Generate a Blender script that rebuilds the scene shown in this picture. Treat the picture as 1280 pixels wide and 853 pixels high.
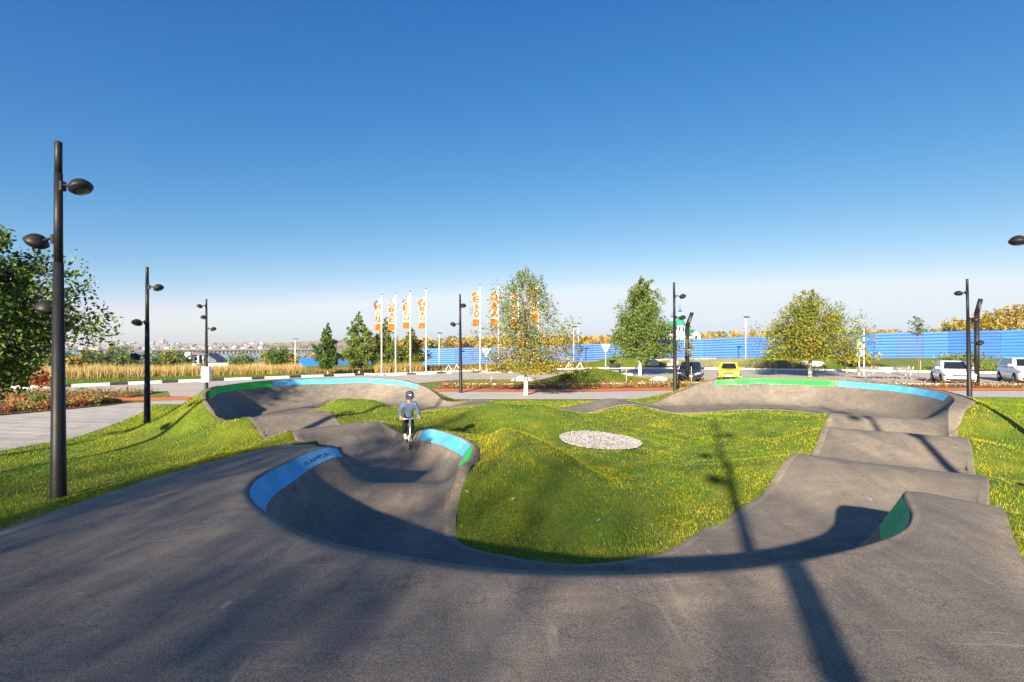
import bpy, bmesh, math, random
import numpy as np
from mathutils import Vector, Matrix
from mathutils.kdtree import KDTree
for o in list(bpy.data.objects): bpy.data.objects.remove(o)
scn = bpy.context.scene
COL = scn.collection
random.seed(7); RNG = np.random.default_rng(7)
R = math.radians
# ------------------------------------------------------------------ camera
cd = bpy.data.cameras.new('camera'); cam = bpy.data.objects.new('camera', cd); COL.objects.link(cam)
CZ = 2.75
cam.location = (0, 0, CZ); cam.rotation_euler = (R(90), 0, 0)
cd.sensor_width = 36; cd.lens = 18; cd.shift_y = 0.0043; cd.clip_start = 0.05; cd.clip_end = 20000
scn.camera = cam
# ------------------------------------------------------------------ sky, sun, exposure
SUN_AZ, SUN_EL = 19.5, 19.5          # light travels towards +Y turned 19.5 deg to +X
w = bpy.data.worlds.new('World'); scn.world = w; w.use_nodes = True
nt = w.node_tree; nt.nodes.clear()
sky = nt.nodes.new('ShaderNodeTexSky'); sky.sky_type = 'NISHITA'; sky.sun_disc = False
sky.sun_elevation = R(SUN_EL); sky.sun_rotation = R(180 + SUN_AZ)
sky.altitude = 0; sky.air_density = 0.6; sky.dust_density = 0.5; sky.ozone_density = 4.0
# even colour grade of the whole sky (the photograph is graded deep azure), channel by channel
sp = nt.nodes.new('ShaderNodeSeparateColor'); cb = nt.nodes.new('ShaderNodeCombineColor'); nt.links.new(sky.outputs[0], sp.inputs[0])
for ch, (gain, pw) in enumerate(((54.0, 2.08), (4.0, 1.08), (1.60, .565))):
    m1 = nt.nodes.new('ShaderNodeMath'); m1.operation = 'MULTIPLY'; m1.inputs[1].default_value = .05
    m2 = nt.nodes.new('ShaderNodeMath'); m2.operation = 'POWER'; m2.inputs[1].default_value = pw
    m3 = nt.nodes.new('ShaderNodeMath'); m3.operation = 'MULTIPLY'; m3.inputs[1].default_value = gain/3.1/.10
    nt.links.new(sp.outputs[ch], m1.inputs[0]); nt.links.new(m1.outputs[0], m2.inputs[0]); nt.links.new(m2.outputs[0], m3.inputs[0]); m4 = nt.nodes.new('ShaderNodeMath'); m4.operation = 'MINIMUM'; m4.inputs[1].default_value = (.76, .84, .91)[ch]/3.1/.10
    nt.links.new(m3.outputs[0], m4.inputs[0]); nt.links.new(m4.outputs[0], cb.inputs[ch])
bg = nt.nodes.new('ShaderNodeBackground'); bg.inputs['Strength'].default_value = 0.10
wo = nt.nodes.new('ShaderNodeOutputWorld')
nt.links.new(cb.outputs[0], bg.inputs[0]); nt.links.new(bg.outputs[0], wo.inputs[0])
sl = bpy.data.lights.new('sun', 'SUN'); sl.energy = 4.3; sl.angle = R(1.0); sl.color = (1.0, 0.86, 0.67)
so = bpy.data.objects.new('sun', sl); COL.objects.link(so)
tv = Vector((math.sin(R(SUN_AZ))*math.cos(R(SUN_EL)), math.cos(R(SUN_AZ))*math.cos(R(SUN_EL)), -math.sin(R(SUN_EL))))
so.rotation_euler = tv.to_track_quat('-Z', 'Y').to_euler(); so.location = (-20, -60, 40)
scn.view_settings.view_transform = 'Standard'; scn.view_settings.look = 'None'
scn.view_settings.gamma = 1; scn.view_settings.exposure = 1.8; scn.view_settings.use_curve_mapping = False
scn.render.engine = 'CYCLES'

# ------------------------------------------------------------------ materials
MATS = {}
def mat(name, c1, c2=None, scale=5.0, rough=0.8, bump=0.0, bscale=None, metal=0.0, detail=4.0, c3=None, stops=(0.3, 0.7), spec=0.3, coat=0.0, bdist=0.01, attr=False, transl=0.0, stretch=None, fleck=None):
    if name in MATS: return MATS[name]
    m = bpy.data.materials.new(name); m.use_nodes = True; n = m.node_tree.nodes; l = m.node_tree.links
    p = n['Principled BSDF']; p.inputs['Roughness'].default_value = rough; p.inputs['Metallic'].default_value = metal
    p.inputs['Specular IOR Level'].default_value = spec
    if coat: p.inputs['Coat Weight'].default_value = coat; p.inputs['Coat Roughness'].default_value = 0.08
    src = None
    if attr:
        a = n.new('ShaderNodeAttribute'); a.attribute_name = 'Col'; src = a.outputs['Color']
    elif c2 is None: p.inputs['Base Color'].default_value = (*c1, 1)
    if c2 is not None or bump:
        tc = n.new('ShaderNodeTexCoord'); vec = tc.outputs['Object']
        if stretch:
            mp = n.new('ShaderNodeMapping'); mp.inputs['Scale'].default_value = stretch; l.new(vec, mp.inputs['Vector']); vec = mp.outputs['Vector']
    if c2 is not None:
        t = n.new('ShaderNodeTexNoise'); t.inputs['Scale'].default_value = scale; t.inputs['Detail'].default_value = detail
        t.inputs['Roughness'].default_value = 0.62
        l.new(vec, t.inputs['Vector'])
        r = n.new('ShaderNodeValToRGB'); r.color_ramp.elements[0].position = stops[0]; r.color_ramp.elements[1].position = stops[1]
        r.color_ramp.elements[0].color = (*c1, 1); r.color_ramp.elements[1].color = (*c2, 1)
        if c3: e = r.color_ramp.elements.new((stops[0]+stops[1])/2); e.color = (*c3, 1)
        l.new(t.outputs['Fac'], r.inputs['Fac']); src = r.outputs['Color']
        if fleck:    # (scale, strength) fine grain multiplied on top
            t2 = n.new('ShaderNodeTexNoise'); t2.inputs['Scale'].default_value = fleck[0]; t2.inputs['Detail'].default_value = 3
            l.new(vec, t2.inputs['Vector'])
            mr = n.new('ShaderNodeMapRange'); mr.inputs[1].default_value = .25; mr.inputs[2].default_value = .75
            mr.inputs[3].default_value = 1-fleck[1]; mr.inputs[4].default_value = 1+fleck[1]; l.new(t2.outputs['Fac'], mr.inputs[0])
            mx = n.new('ShaderNodeVectorMath'); mx.operation = 'SCALE'; l.new(src, mx.inputs[0]); l.new(mr.outputs[0], mx.inputs['Scale']); src = mx.outputs[0]
    if src is not None: l.new(src, p.inputs['Base Color'])
    if bump:
        b = n.new('ShaderNodeTexNoise'); b.inputs['Scale'].default_value = bscale or scale*6; b.inputs['Detail'].default_value = 3
        l.new(vec, b.inputs['Vector'])
        bm_ = n.new('ShaderNodeBump'); bm_.inputs['Strength'].default_value = bump; bm_.inputs['Distance'].default_value = bdist
        l.new(b.outputs['Fac'], bm_.inputs['Height']); l.new(bm_.outputs[0], p.inputs['Normal'])
    if transl:
        tr = n.new('ShaderNodeBsdfTranslucent'); mixn = n.new('ShaderNodeMixShader'); mixn.inputs[0].default_value = transl
        if src is not None: l.new(src, tr.inputs['Color'])
        else: tr.inputs['Color'].default_value = (*c1, 1)
        l.new(p.outputs[0], mixn.inputs[1]); l.new(tr.outputs[0], mixn.inputs[2]); l.new(mixn.outputs[0], n['Material Output'].inputs['Surface'])
    MATS[name] = m; return m

def asphalt_mat():
    m = bpy.data.materials.new('asphalt'); m.use_nodes = True; n = m.node_tree.nodes; l = m.node_tree.links
    p = n['Principled BSDF']; p.inputs['Roughness'].default_value = .82; p.inputs['Specular IOR Level'].default_value = .35
    tc = n.new('ShaderNodeTexCoord')
    def noise(sc, det=4, st=None, rg=.6, dist=0):
        t = n.new('ShaderNodeTexNoise'); t.inputs['Scale'].default_value = sc; t.inputs['Detail'].default_value = det
        t.inputs['Roughness'].default_value = rg; t.inputs['Distortion'].default_value = dist
        if st:
            mp = n.new('ShaderNodeMapping'); mp.inputs['Scale'].default_value = st[:3]
            mp.inputs['Rotation'].default_value = (0, 0, st[3]); l.new(tc.outputs['Object'], mp.inputs[0]); l.new(mp.outputs[0], t.inputs[0])
        else: l.new(tc.outputs['Object'], t.inputs[0])
        return t.outputs['Fac']
    def ramp(f, a, b, ca, cb):
        r = n.new('ShaderNodeValToRGB'); r.color_ramp.elements[0].position = a; r.color_ramp.elements[1].position = b
        r.color_ramp.elements[0].color = (*ca, 1); r.color_ramp.elements[1].color = (*cb, 1); l.new(f, r.inputs[0]); return r.outputs[0]
    def mix(kind, fac, a, b):
        x = n.new('ShaderNodeMix'); x.data_type = 'RGBA'; x.blend_type = kind
        if isinstance(fac, float): x.inputs[0].default_value = fac
        else: l.new(fac, x.inputs[0])
        l.new(a, x.inputs[6])
        if isinstance(b, tuple): x.inputs[7].default_value = (*b, 1)
        else: l.new(b, x.inputs[7])
        return x.outputs[2]
    c = ramp(noise(.55, 7, None, .68), .3, .72, (.122, .112, .102), (.205, .180, .150))      # tar and dust
    du = n.new('ShaderNodeAttribute'); du.attribute_name = 'Col'     # sand trodden in along the edges and the worn lip
    mu = n.new('ShaderNodeMath'); mu.operation = 'MULTIPLY'; l.new(du.outputs['Fac'], mu.inputs[0])
    l.new(ramp(noise(3.2, 6, None, .75), .30, .66, (0, 0, 0), (1, 1, 1)), mu.inputs[1])
    c = mix('MIX', mu.outputs[0], c, (.34, .275, .20))
    c = mix('MULTIPLY', .7, c, ramp(noise(1.7, 6, (1, .22, 1, .5), .75, .7), .32, .66, (.66, .66, .67), (1.34, 1.30, 1.24)))   # wiped streaks
    c = mix('MULTIPLY', .5, c, ramp(noise(6, 6, (.3, 1.2, 1, -.4), .8, .4), .34, .66, (.72, .72, .73), (1.28, 1.25, 1.2)))
    c = mix('MULTIPLY', .85, c, ramp(noise(105, 5, None, .85), .38, .63, (.25, .25, .26), (1.85, 1.82, 1.75)))  # aggregate
    c = mix('MIX', ramp(noise(150, 2), .62, .68, (0, 0, 0), (.5, .5, .5)), c, (.34, .33, .31))          # pale chips
    # thin pale scrapes and scuffs, small chips knocked out by pedals
    vo = n.new('ShaderNodeTexVoronoi'); vo.inputs['Scale'].default_value = 2.2; mpv = n.new('ShaderNodeMapping'); mpv.inputs['Scale'].default_value = (1, .45, 1); mpv.inputs['Rotation'].default_value = (0, 0, .7)
    l.new(tc.outputs['Object'], mpv.inputs[0]); l.new(mpv.outputs[0], vo.inputs['Vector'])
    c = mix('MIX', ramp(vo.outputs['Distance'], .03, .075, (.6, .6, .6), (0, 0, 0)), c, (.38, .36, .33))
    # fine hairline cracks
    vc = n.new('ShaderNodeTexVoronoi'); vc.feature = 'DISTANCE_TO_EDGE'; vc.inputs['Scale'].default_value = .55
    wv = n.new('ShaderNodeVectorMath'); wv.operation = 'ADD'; nz = n.new('ShaderNodeTexNoise'); nz.inputs['Scale'].default_value = 2.5; nz.inputs['Detail'].default_value = 6
    l.new(tc.outputs['Object'], nz.inputs[0]); l.new(tc.outputs['Object'], wv.inputs[0]); l.new(nz.outputs['Color'], wv.inputs[1]); l.new(wv.outputs[0], vc.inputs['Vector'])
    c = mix('MIX', ramp(vc.outputs['Distance'], .0018, .0045, (.5, .5, .5), (0, 0, 0)), c, (.035, .032, .03))
    sc1 = ramp(noise(3.4, 3, (.35, 6, 1, .55), .5, .3), .655, .71, (0, 0, 0), (.34, .34, .34))
    sc2 = ramp(noise(2.6, 3, (5, .4, 1, -.3), .5, .4), .665, .72, (0, 0, 0), (.30, .30, .30))
    c = mix('MIX', sc1, c, (.36, .33, .29)); c = mix('MIX', sc2, c, (.33, .30, .26))
    l.new(c, p.inputs['Base Color'])
    b = n.new('ShaderNodeBump'); b.inputs['Strength'].default_value = .8; b.inputs['Distance'].default_value = .008
    l.new(noise(90, 4, None, .75), b.inputs['Height']); l.new(b.outputs[0], p.inputs['Normal'])
    MATS['asphalt'] = m; return m
asphalt_mat()
def paint_mat(name, col):
    m = mat(name, tuple(.80*c for c in col), tuple(min(1, 1.12*c) for c in col), scale=2.4, rough=.68, bump=.8, bscale=90, bdist=.007, fleck=(75, .32))
    n = m.node_tree.nodes; l = m.node_tree.links; p = n['Principled BSDF']; src = p.inputs['Base Color'].links[0].from_socket
    tc = n.new('ShaderNodeTexCoord')
    def worn(scale, a, b, amt, st=(1, 1, 1)):
        mp = n.new('ShaderNodeMapping'); mp.inputs['Scale'].default_value = st; t = n.new('ShaderNodeTexNoise'); t.inputs['Scale'].default_value = scale; t.inputs['Detail'].default_value = 6; t.inputs['Roughness'].default_value = .75
        l.new(tc.outputs['Object'], mp.inputs[0]); l.new(mp.outputs[0], t.inputs[0])
        r = n.new('ShaderNodeMapRange'); r.inputs[1].default_value = a; r.inputs[2].default_value = b; r.inputs[3].default_value = 0; r.inputs[4].default_value = amt; l.new(t.outputs['Fac'], r.inputs[0]); return r.outputs[0]
    for fac, colr in ((worn(130, .60, .68, .55), (.10, .09, .085)), (worn(5, .58, .80, .55), (.16, .145, .125)), (worn(1.3, .52, .75, .35), (.62, .64, .63))):
        x = n.new('ShaderNodeMix'); x.data_type = 'RGBA'; l.new(fac, x.inputs[0]); l.new(src, x.inputs[6]); x.inputs[7].default_value = (*colr, 1); src = x.outputs[2]
    l.new(src, p.inputs['Base Color']); return m
def glass_mat():
    m = mat('car_glass', (.012, .016, .02), rough=.04, spec=.8, coat=.5); return m

# ------------------------------------------------------------------ mesh helpers
def link(o, parent=None):
    COL.objects.link(o)
    if parent is not None: o.parent = parent
    return o
def meshobj(name, verts, faces, m, parent=None, smooth=False):
    me = bpy.data.meshes.new(name); me.from_pydata([tuple(v) for v in verts], [], [tuple(f) for f in faces]); me.update()
    if m is not None: me.materials.append(MATS[m] if isinstance(m, str) else m)
    if smooth: me.polygons.foreach_set('use_smooth', [True]*len(me.polygons))
    return link(bpy.data.objects.new(name, me), parent)
def np_mesh(name, V, F, m, parent=None, smooth=False, col=None):
    """V (n,3), F (k,c) with constant corner count"""
    V = np.ascontiguousarray(V, dtype=np.float32); F = np.ascontiguousarray(F, dtype=np.int32)
    me = bpy.data.meshes.new(name); me.vertices.add(len(V)); me.vertices.foreach_set('co', V.ravel())
    k, c = F.shape; me.loops.add(k*c); me.loops.foreach_set('vertex_index', F.ravel())
    me.polygons.add(k); me.polygons.foreach_set('loop_start', np.arange(0, k*c, c, dtype=np.int32))
    if smooth: me.polygons.foreach_set('use_smooth', np.ones(k, dtype=bool))
    if col is not None:
        ca = me.color_attributes.new('Col', 'FLOAT_COLOR', 'POINT')
        cc = np.ones((len(V), 4), np.float32); cc[:, :3] = col; ca.data.foreach_set('color', cc.ravel())
    me.update(calc_edges=True); me.validate()
    if m is not None: me.materials.append(MATS[m] if isinstance(m, str) else m)
    return link(bpy.data.objects.new(name, me), parent)
def gridfaces(nr, nc, closed=False):
    i = np.arange(nr if closed else nr-1); j = np.arange(nc-1)
    I, J = np.meshgrid(i, j, indexing='ij'); I2 = (I+1) % nr
    return np.stack([I*nc+J, I*nc+J+1, I2*nc+J+1, I2*nc+J], -1).reshape(-1, 4)
class MB:
    def __init__(s): s.v = []; s.f = []
    def add(s, v, f):
        b = len(s.v); s.v += [tuple(x) for x in v]; s.f += [tuple(i+b for i in q) for q in f]; return s
    def box(s, c, d, rz=0.0, bev=0.0, rx=0.0, ry=0.0):
        x, y, z = d[0]/2, d[1]/2, d[2]/2
        M = Matrix.Translation(c) @ Matrix.Rotation(rz, 4, 'Z') @ Matrix.Rotation(ry, 4, 'Y') @ Matrix.Rotation(rx, 4, 'X')
        if bev:
            b = bev; pts = []
            for zz, k in ((-z, b), (-z+b, 0), (z-b, 0), (z, b)):
                X, Y = x-k, y-k
                q = b*(.6)
                pts += [(-X, -Y+q, zz), (-X+q, -Y, zz), (X-q, -Y, zz), (X, -Y+q, zz), (X, Y-q, zz), (X-q, Y, zz), (-X+q, Y, zz), (-X, Y-q, zz)]
            f = [tuple(range(7, -1, -1)), tuple(range(24, 32))]
            for r in range(3):
                for k in range(8): f.append((r*8+k, r*8+(k+1) % 8, r*8+8+(k+1) % 8, r*8+8+k))
            return s.add([M @ Vector(p) for p in pts], f)
        p = [(-x, -y, -z), (x, -y, -z), (x, y, -z), (-x, y, -z), (-x, -y, z), (x, -y, z), (x, y, z), (-x, y, z)]
        return s.add([M @ Vector(q) for q in p], [(3, 2, 1, 0), (4, 5, 6, 7), (0, 1, 5, 4), (1, 2, 6, 5), (2, 3, 7, 6), (3, 0, 4, 7)])
    def tube(s, pts, rad, n=8, cap=True):
        pts = [Vector(p) for p in pts]; k = len(pts)
        if not hasattr(rad, '__len__'): rad = [rad]*k
        V = []
        up = None
        for i, p in enumerate(pts):
            d = (pts[min(i+1, k-1)]-pts[max(i-1, 0)]).normalized()
            if up is None: up = Vector((0, 0, 1)) if abs(d.z) < .9 else Vector((1, 0, 0))
            a = d.cross(up); a = a.normalized() if a.length > 1e-5 else Vector((1, 0, 0)); b = a.cross(d).normalized(); up = b
            for j in range(n):
                t = 2*math.pi*j/n; V.append(p+(a*math.cos(t)+b*math.sin(t))*rad[i])
        F = [(i*n+j, i*n+(j+1) % n, (i+1)*n+(j+1) % n, (i+1)*n+j) for i in range(k-1) for j in range(n)]
        if cap: F += [tuple(range(n-1, -1, -1)), tuple((k-1)*n+j for j in range(n))]
        return s.add(V, F)
    def lathe(s, prof, M=Matrix.Identity(4), n=16):
        V = [M @ Vector((r*math.cos(2*math.pi*j/n), r*math.sin(2*math.pi*j/n), z)) for r, z in prof for j in range(n)]
        k = len(prof)
        F = [(i*n+j, i*n+(j+1) % n, (i+1)*n+(j+1) % n, (i+1)*n+j) for i in range(k-1) for j in range(n)]
        F += [tuple(range(n-1, -1, -1)), tuple((k-1)*n+j for j in range(n))]
        return s.add(V, F)
    def build(s, name, m, parent=None, smooth=False):
        return meshobj(name, s.v, s.f, m, parent, smooth)
def tag(o, label=None, cat=None, group=None, kind=None):
    if label: o['label'] = label
    if cat: o['category'] = cat
    if group: o['group'] = group
    if kind: o['kind'] = kind
    return o
def thing(name, label, cat, loc=(0, 0, 0), rz=0.0, group=None):
    o = bpy.data.objects.new(name, None); o.empty_display_size = .2; o.location = loc; o.rotation_euler = (0, 0, rz)
    link(o); return tag(o, label, cat, group)
def struct(o): o['kind'] = 'structure'; return o
def copy_tree(o, parent=None):
    c = o.copy(); COL.objects.link(c)
    if parent is not None: c.parent = parent
    for ch in list(o.children): copy_tree(ch, c)
    return c
def text_mesh(txt, bold=0.0):
    cu = bpy.data.curves.new('lettering', 'FONT'); cu.body = txt; cu.size = 1; cu.resolution_u = 3; cu.offset = bold
    ob = bpy.data.objects.new('lettering', cu); COL.objects.link(ob)
    dg = bpy.context.evaluated_depsgraph_get(); dg.update(); me = ob.evaluated_get(dg).to_mesh()
    bm = bmesh.new(); bm.from_mesh(me); bmesh.ops.triangulate(bm, faces=bm.faces[:])
    bmesh.ops.subdivide_edges(bm, edges=[e for e in bm.edges if e.calc_length() > .25], cuts=1)
    bmesh.ops.triangulate(bm, faces=bm.faces[:])
    V = np.array([v.co[:] for v in bm.verts]); F = [[v.index for v in f.verts] for f in bm.faces]
    bm.verts.index_update(); F = [[v.index for v in f.verts] for f in bm.faces]
    bm.free(); bpy.data.objects.remove(ob); bpy.data.curves.remove(cu)
    V[:, 0] -= V[:, 0].min(); V[:, 1] -= V[:, 1].min()
    return V, F
def sstep(a, b, x):
    t = np.clip((x-a)/(b-a), 0, 1); return t*t*(3-2*t)
# ------------------------------------------------------------------ general ground height
def G(x, y):
    x = np.asarray(x, float); y = np.asarray(y, float)
    g0 = -.15-.27*sstep(4, 14, -x)+.13*sstep(4, 12, x)
    gf = np.interp(x, [-60, -40, -13.6, 13.6, 34, 56, 72, 200], [-2.4, -1.4, -.75, -.1, .6, .9, 1.1, 3])
    z = g0+(gf-g0)*sstep(45, 80, y)
    wr = sstep(105, 300, y)*sstep(.02, .22, -x/np.maximum(y, 1))
    return z+(-17-z)*wr
def Gs(x, y): return float(G(x, y))
# ------------------------------------------------------------------ pump track sweep
#   x, y, zf, | wl, kl, hl, left target (x,y,z) or apron width | wr, kr, hr
ST = [
 (0.80, 5.00, .20, .45, 1.05, 1.00, (0.9, -3.4, 1.15), .85, .05, 0),
 (-.55, 5.40, .20, .50, 1.10, 1.00, (-3.4, -2.8, 1.08), .85, .05, 0),
 (-1.35, 6.2, .22, .55, 1.10, .98, (-5.0, 4.0, .98), .62, .05, 0),
 (-1.65, 7.1, .36, .40, 1.00, .84, (-4.75, 7.1, .96), .60, .15, .05),
 (-1.70, 7.9, .60, .45, .60, .60, (-4.55, 8.7, .93), .55, .35, .26),
 (-1.75, 8.9, .32, .50, .45, .30, (-4.45, 10.2, .80), .45, .58, .47),
 (-2.00, 10.1, .12, .55, .25, .20, (-4.45, 11.0, .68), .45, .70, .68),
 (-2.70, 11.05, .15, .75, .15, .10, (-4.6, 11.6, .58), .45, .70, .67),
 (-3.60, 12.1, .30, .95, .10, .04, (-4.95, 11.9, .5), .80, .35, .22),
 (-4.45, 13.1, .70, 1.00, .10, 0, .10, 1.00, .05, 0),
 (-5.50, 14.15, .18, .95, .10, 0, .10, 1.00, .05, 0),
 (-6.60, 15.25, .70, .95, .15, .02, .12, 1.00, .05, 0),
 (-7.70, 16.4, .25, .90, .50, .30, .12, .95, .05, 0),
 (-8.70, 18.0, .20, .80, 1.00, .88, .15, .90, .05, 0),
 (-8.90, 19.6, .20, .80, 1.20, 1.05, .22, .85, .05, 0),
 (-8.10, 21.1, .20, .80, 1.20, 1.08, .45, .85, .05, 0),
 (-6.60, 21.8, .20, .80, 1.20, 1.05, .45, .85, .05, 0),
 (-4.90, 21.5, .18, .80, 1.10, .85, .40, .90, .05, 0),
 (-3.30, 21.0, .12, .90, .50, .25, .25, 1.0, .05, 0),
 (-1.50, 20.6, .42, 1.0, .10, 0, .10, 1.0, .05, 0),
 (0.50, 20.5, .08, 1.0, .10, 0, .10, 1.0, .05, 0),
 (2.40, 20.5, .16, 1.0, .10, 0, .10, 1.0, .05, 0),
 (4.40, 20.6, .50, 1.0, .10, 0, .10, 1.0, .05, 0),
 (6.40, 20.9, .14, 1.0, .30, .10, .20, 1.0, .05, 0),
 (8.20, 21.4, .15, .80, .90, .62, .35, .90, .05, 0),
 (10.0, 21.6, .18, .80, 1.20, 1.05, .45, .85, .05, 0),
 (11.8, 20.7, .20, .80, 1.20, 1.08, .45, .85, .05, 0),
 (12.55, 19.0, .20, .85, 1.20, 1.05, .50, .85, .05, 0),
 (12.2, 17.3, .24, .95, 1.10, .90, .50, .95, .05, 0),
 (11.1, 15.6, .58, 1.10, .60, .35, .35, 1.05, .05, 0),
 (10.2, 14.2, .14, 1.30, .20, .15, .15, 1.15, .05, 0),
 (9.25, 12.7, .60, 1.35, .10, 0, .10, 1.15, .05, 0),
 (7.90, 11.0, .13, 1.35, .10, .02, .10, 1.15, .05, 0),
 (6.50, 9.25, .60, 1.35, .10, .0, .10, 1.15, .05, 0),
 (5.0, 7.75, .22, 1.2, .25, .12, .15, 1.05, .05, 0),
 (3.45, 6.35, .20, .30, .85, .97, (4.95, 5.15, 1.10), .95, .05, 0),
 (2.30, 5.45, .20, .45, 1.05, 1.00, (3.45, 3.25, 1.13), .85, .05, 0),
]
def catmull(P, per):
    P = np.asarray(P, float); n = len(P); out = []
    for i in range(n):
        p0, p1, p2, p3 = P[i-1], P[i], P[(i+1) % n], P[(i+2) % n]
        for k in range(per):
            t = k/per; out.append(.5*((2*p1)+(-p0+p2)*t+(2*p0-5*p1+4*p2-p3)*t*t+(-p0+3*p1-3*p2+p3)*t**3))
    return np.array(out)
def easelerp(P, per):      # monotone smooth between keys
    P = np.asarray(P, float); n = len(P); out = []
    d = [P[(i+1) % n]-P[i] for i in range(n)]
    m = []
    for i in range(n):
        a, b = d[i-1], d[i]; s = np.where(a*b > 0, 2*a*b/np.where(a+b == 0, 1, a+b), 0); m.append(s)
    for i in range(n):
        for k in range(per):
            t = k/per; h00 = 2*t**3-3*t*t+1; h10 = t**3-2*t*t+t; h01 = -2*t**3+3*t*t; h11 = t**3-t*t
            out.append(h00*P[i]+h10*m[i]+h01*P[(i+1) % n]+h11*m[(i+1) % n])
    return np.array(out)
PER = 16
xy0 = np.array([s[:2] for s in ST]); nS = len(ST)
tan0 = np.roll(xy0, -1, 0)-np.roll(xy0, 1, 0); tan0 /= np.linalg.norm(tan0, axis=1)[:, None]
nl0 = np.stack([-tan0[:, 1], tan0[:, 0]], 1)      # left of travel (outside of the loop)
tgt = []
for i, s in enumerate(ST):
    if isinstance(s[6], tuple): tgt.append(s[6])
    else:
        e = xy0[i]+nl0[i]*(s[3]+s[4]+s[6]); tgt.append((e[0], e[1], s[2]+s[5]-.05*(s[6] > .2)))
C = catmull(xy0, PER); T = np.roll(C, -1, 0)-np.roll(C, 1, 0); T /= np.linalg.norm(T, axis=1)[:, None]
NL = np.stack([-T[:, 1], T[:, 0]], 1)
PAR = easelerp([[s[2], s[3], s[4], s[5], s[7], s[8], s[9]] for s in ST], PER)
TG = easelerp(tgt, PER)
zf, wl, kl, hl, wr_, kr, hr = PAR.T
NR = len(C)
tW = np.array([0, .12, .24, .36, .48, .59, .69, .78, .86, .93, .975, 1.0])     # wall columns
fW = tW**1.75
cols = []; colkind = []
lipR = .16
cols.append(np.c_[C-NL*(wr_+kr+.13)[:, None], zf+hr-.03-.05*np.minimum(hr, .5)]); colkind.append(('Ra', 0))
cols.append(np.c_[C-NL*(wr_+kr+.06)[:, None], zf+hr-.005]); colkind.append(('Ra', 1))
for t, f in zip(tW[::-1], fW[::-1]):
    cols.append(np.c_[C-NL*(wr_+kr*t)[:, None], zf+hr*f]); colkind.append(('Rw', t))
for u in (-.6, -.2, .2, .6):
    cols.append(np.c_[C+NL*(np.where(u < 0, wr_, wl)*u)[:, None], zf]); colkind.append(('F', u))
for t, f in zip(tW, fW):
    cols.append(np.c_[C+NL*(wl+kl*t)[:, None], zf+hl*f]); colkind.append(('Lw', t))
rim = cols[-1]
ap = easelerp([[.3 if isinstance(s[6], tuple) else s[6], 1.0 if isinstance(s[6], tuple) else 0.0] for s in ST], PER)
gen = np.c_[C+NL*(wl+kl+ap[:, 0])[:, None], zf+hl-.05*(ap[:, 0] > .2)]
TGT = TG*ap[:, 1:2]+gen*(1-ap[:, 1:2])
for v in (.025, .06, .11, .2, .32, .46, .62, .8, .92, 1.0):
    P = rim+(TGT-rim)*v
    d = np.linalg.norm(P-rim, axis=1)
    P[:, 2] += .02*np.minimum(d/.15, 1)*np.minimum(hl, 1)*(1-v)
    cols.append(P); colkind.append(('La', v))
TR = np.stack(cols, 1)         # rows, cols, 3
NC = TR.shape[1]
# soft hand-laid unevenness
def lump(x, y): return .012*np.sin(1.7*x+.6*np.sin(1.1*y))*np.cos(1.3*y+.4)+.008*np.sin(3.1*x-2.2*y)
TR[:, :, 2] += lump(TR[:, :, 0], TR[:, :, 1])
dustc = np.zeros((NR, NC))
dustc[:, 0:3] = .75; dustc[:, 3:8] = .45
for j, (k, v) in enumerate(colkind):
    if k == 'La' and v in (.025, .06): dustc[:, j] = .55*np.minimum(hl, 1)
    if k == 'La' and v >= .92: dustc[:, j] = .8
    if k == 'La' and v == .8: dustc[:, j] = .3
    if k == 'F': dustc[:, j] = .12
track = struct(np_mesh('pump_track', TR.reshape(-1, 3), gridfaces(NR, NC, True), 'asphalt', smooth=True, col=np.repeat(dustc.reshape(-1, 1), 3, 1)))
jL0 = colkind.index(('Lw', 0)); jR0 = colkind.index(('Rw', 0))
def surf(i, j, off=0.0):
    i = np.asarray(i, float) % NR; j = np.asarray(j, float)
    i0 = np.floor(i).astype(int); j0 = np.clip(np.floor(j).astype(int), 0, NC-2); a = (i-i0)[..., None]; b = (j-j0)[..., None]
    A = TR[i0 % NR, j0]; B = TR[(i0+1) % NR, j0]; Cc = TR[i0 % NR, j0+1]; D = TR[(i0+1) % NR, j0+1]
    P = A*(1-a)*(1-b)+B*a*(1-b)+Cc*(1-a)*b+D*a*b
    if off:
        n = np.cross((Cc-A)*(1-a)+(D-B)*a, (B-A)*(1-b)+(D-Cc)*b); n /= np.linalg.norm(n, axis=-1)[..., None]
        n *= np.sign(n[..., 2:3]); P = P+n*off
    return P
def jw(side, t):      # wall coordinate 0..1 to fractional column
    k = np.interp(t, tW, np.arange(len(tW)))
    return jL0+k if side == 'L' else jR0-k
def st(i): return i*PER
def paint_band(side, s0, s1, m, label, t0=.84, t1=.985, skew=0.0, tap0=0.0, tap1=0.0):
    n = int((s1-s0)*PER*2)+2; k = 9
    I = np.linspace(s0*PER, s1*PER, n)[:, None]+np.zeros((1, k)); Tt = np.linspace(t0, t1, k)[None]+np.zeros((n, 1))
    w_ = np.ones(n); sp_ = np.linspace(0, s1-s0, n)
    if tap0: w_ = np.minimum(w_, np.sin(np.clip(sp_/tap0, 0.02, 1)*math.pi/2))
    if tap1: w_ = np.minimum(w_, np.sin(np.clip((s1-s0-sp_)/tap1, 0.02, 1)*math.pi/2))
    Tt = t1-(t1-Tt)*w_[:, None]
    I = I+skew*(np.linspace(0, 1, k)[None]-.5)*PER
    P = surf(I, jw(side, Tt), .0055)
    o = np_mesh('painted_band', P.reshape(-1, 3), gridfaces(n, k), m, parent=track, smooth=True); o['label'] = label; return o
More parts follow.
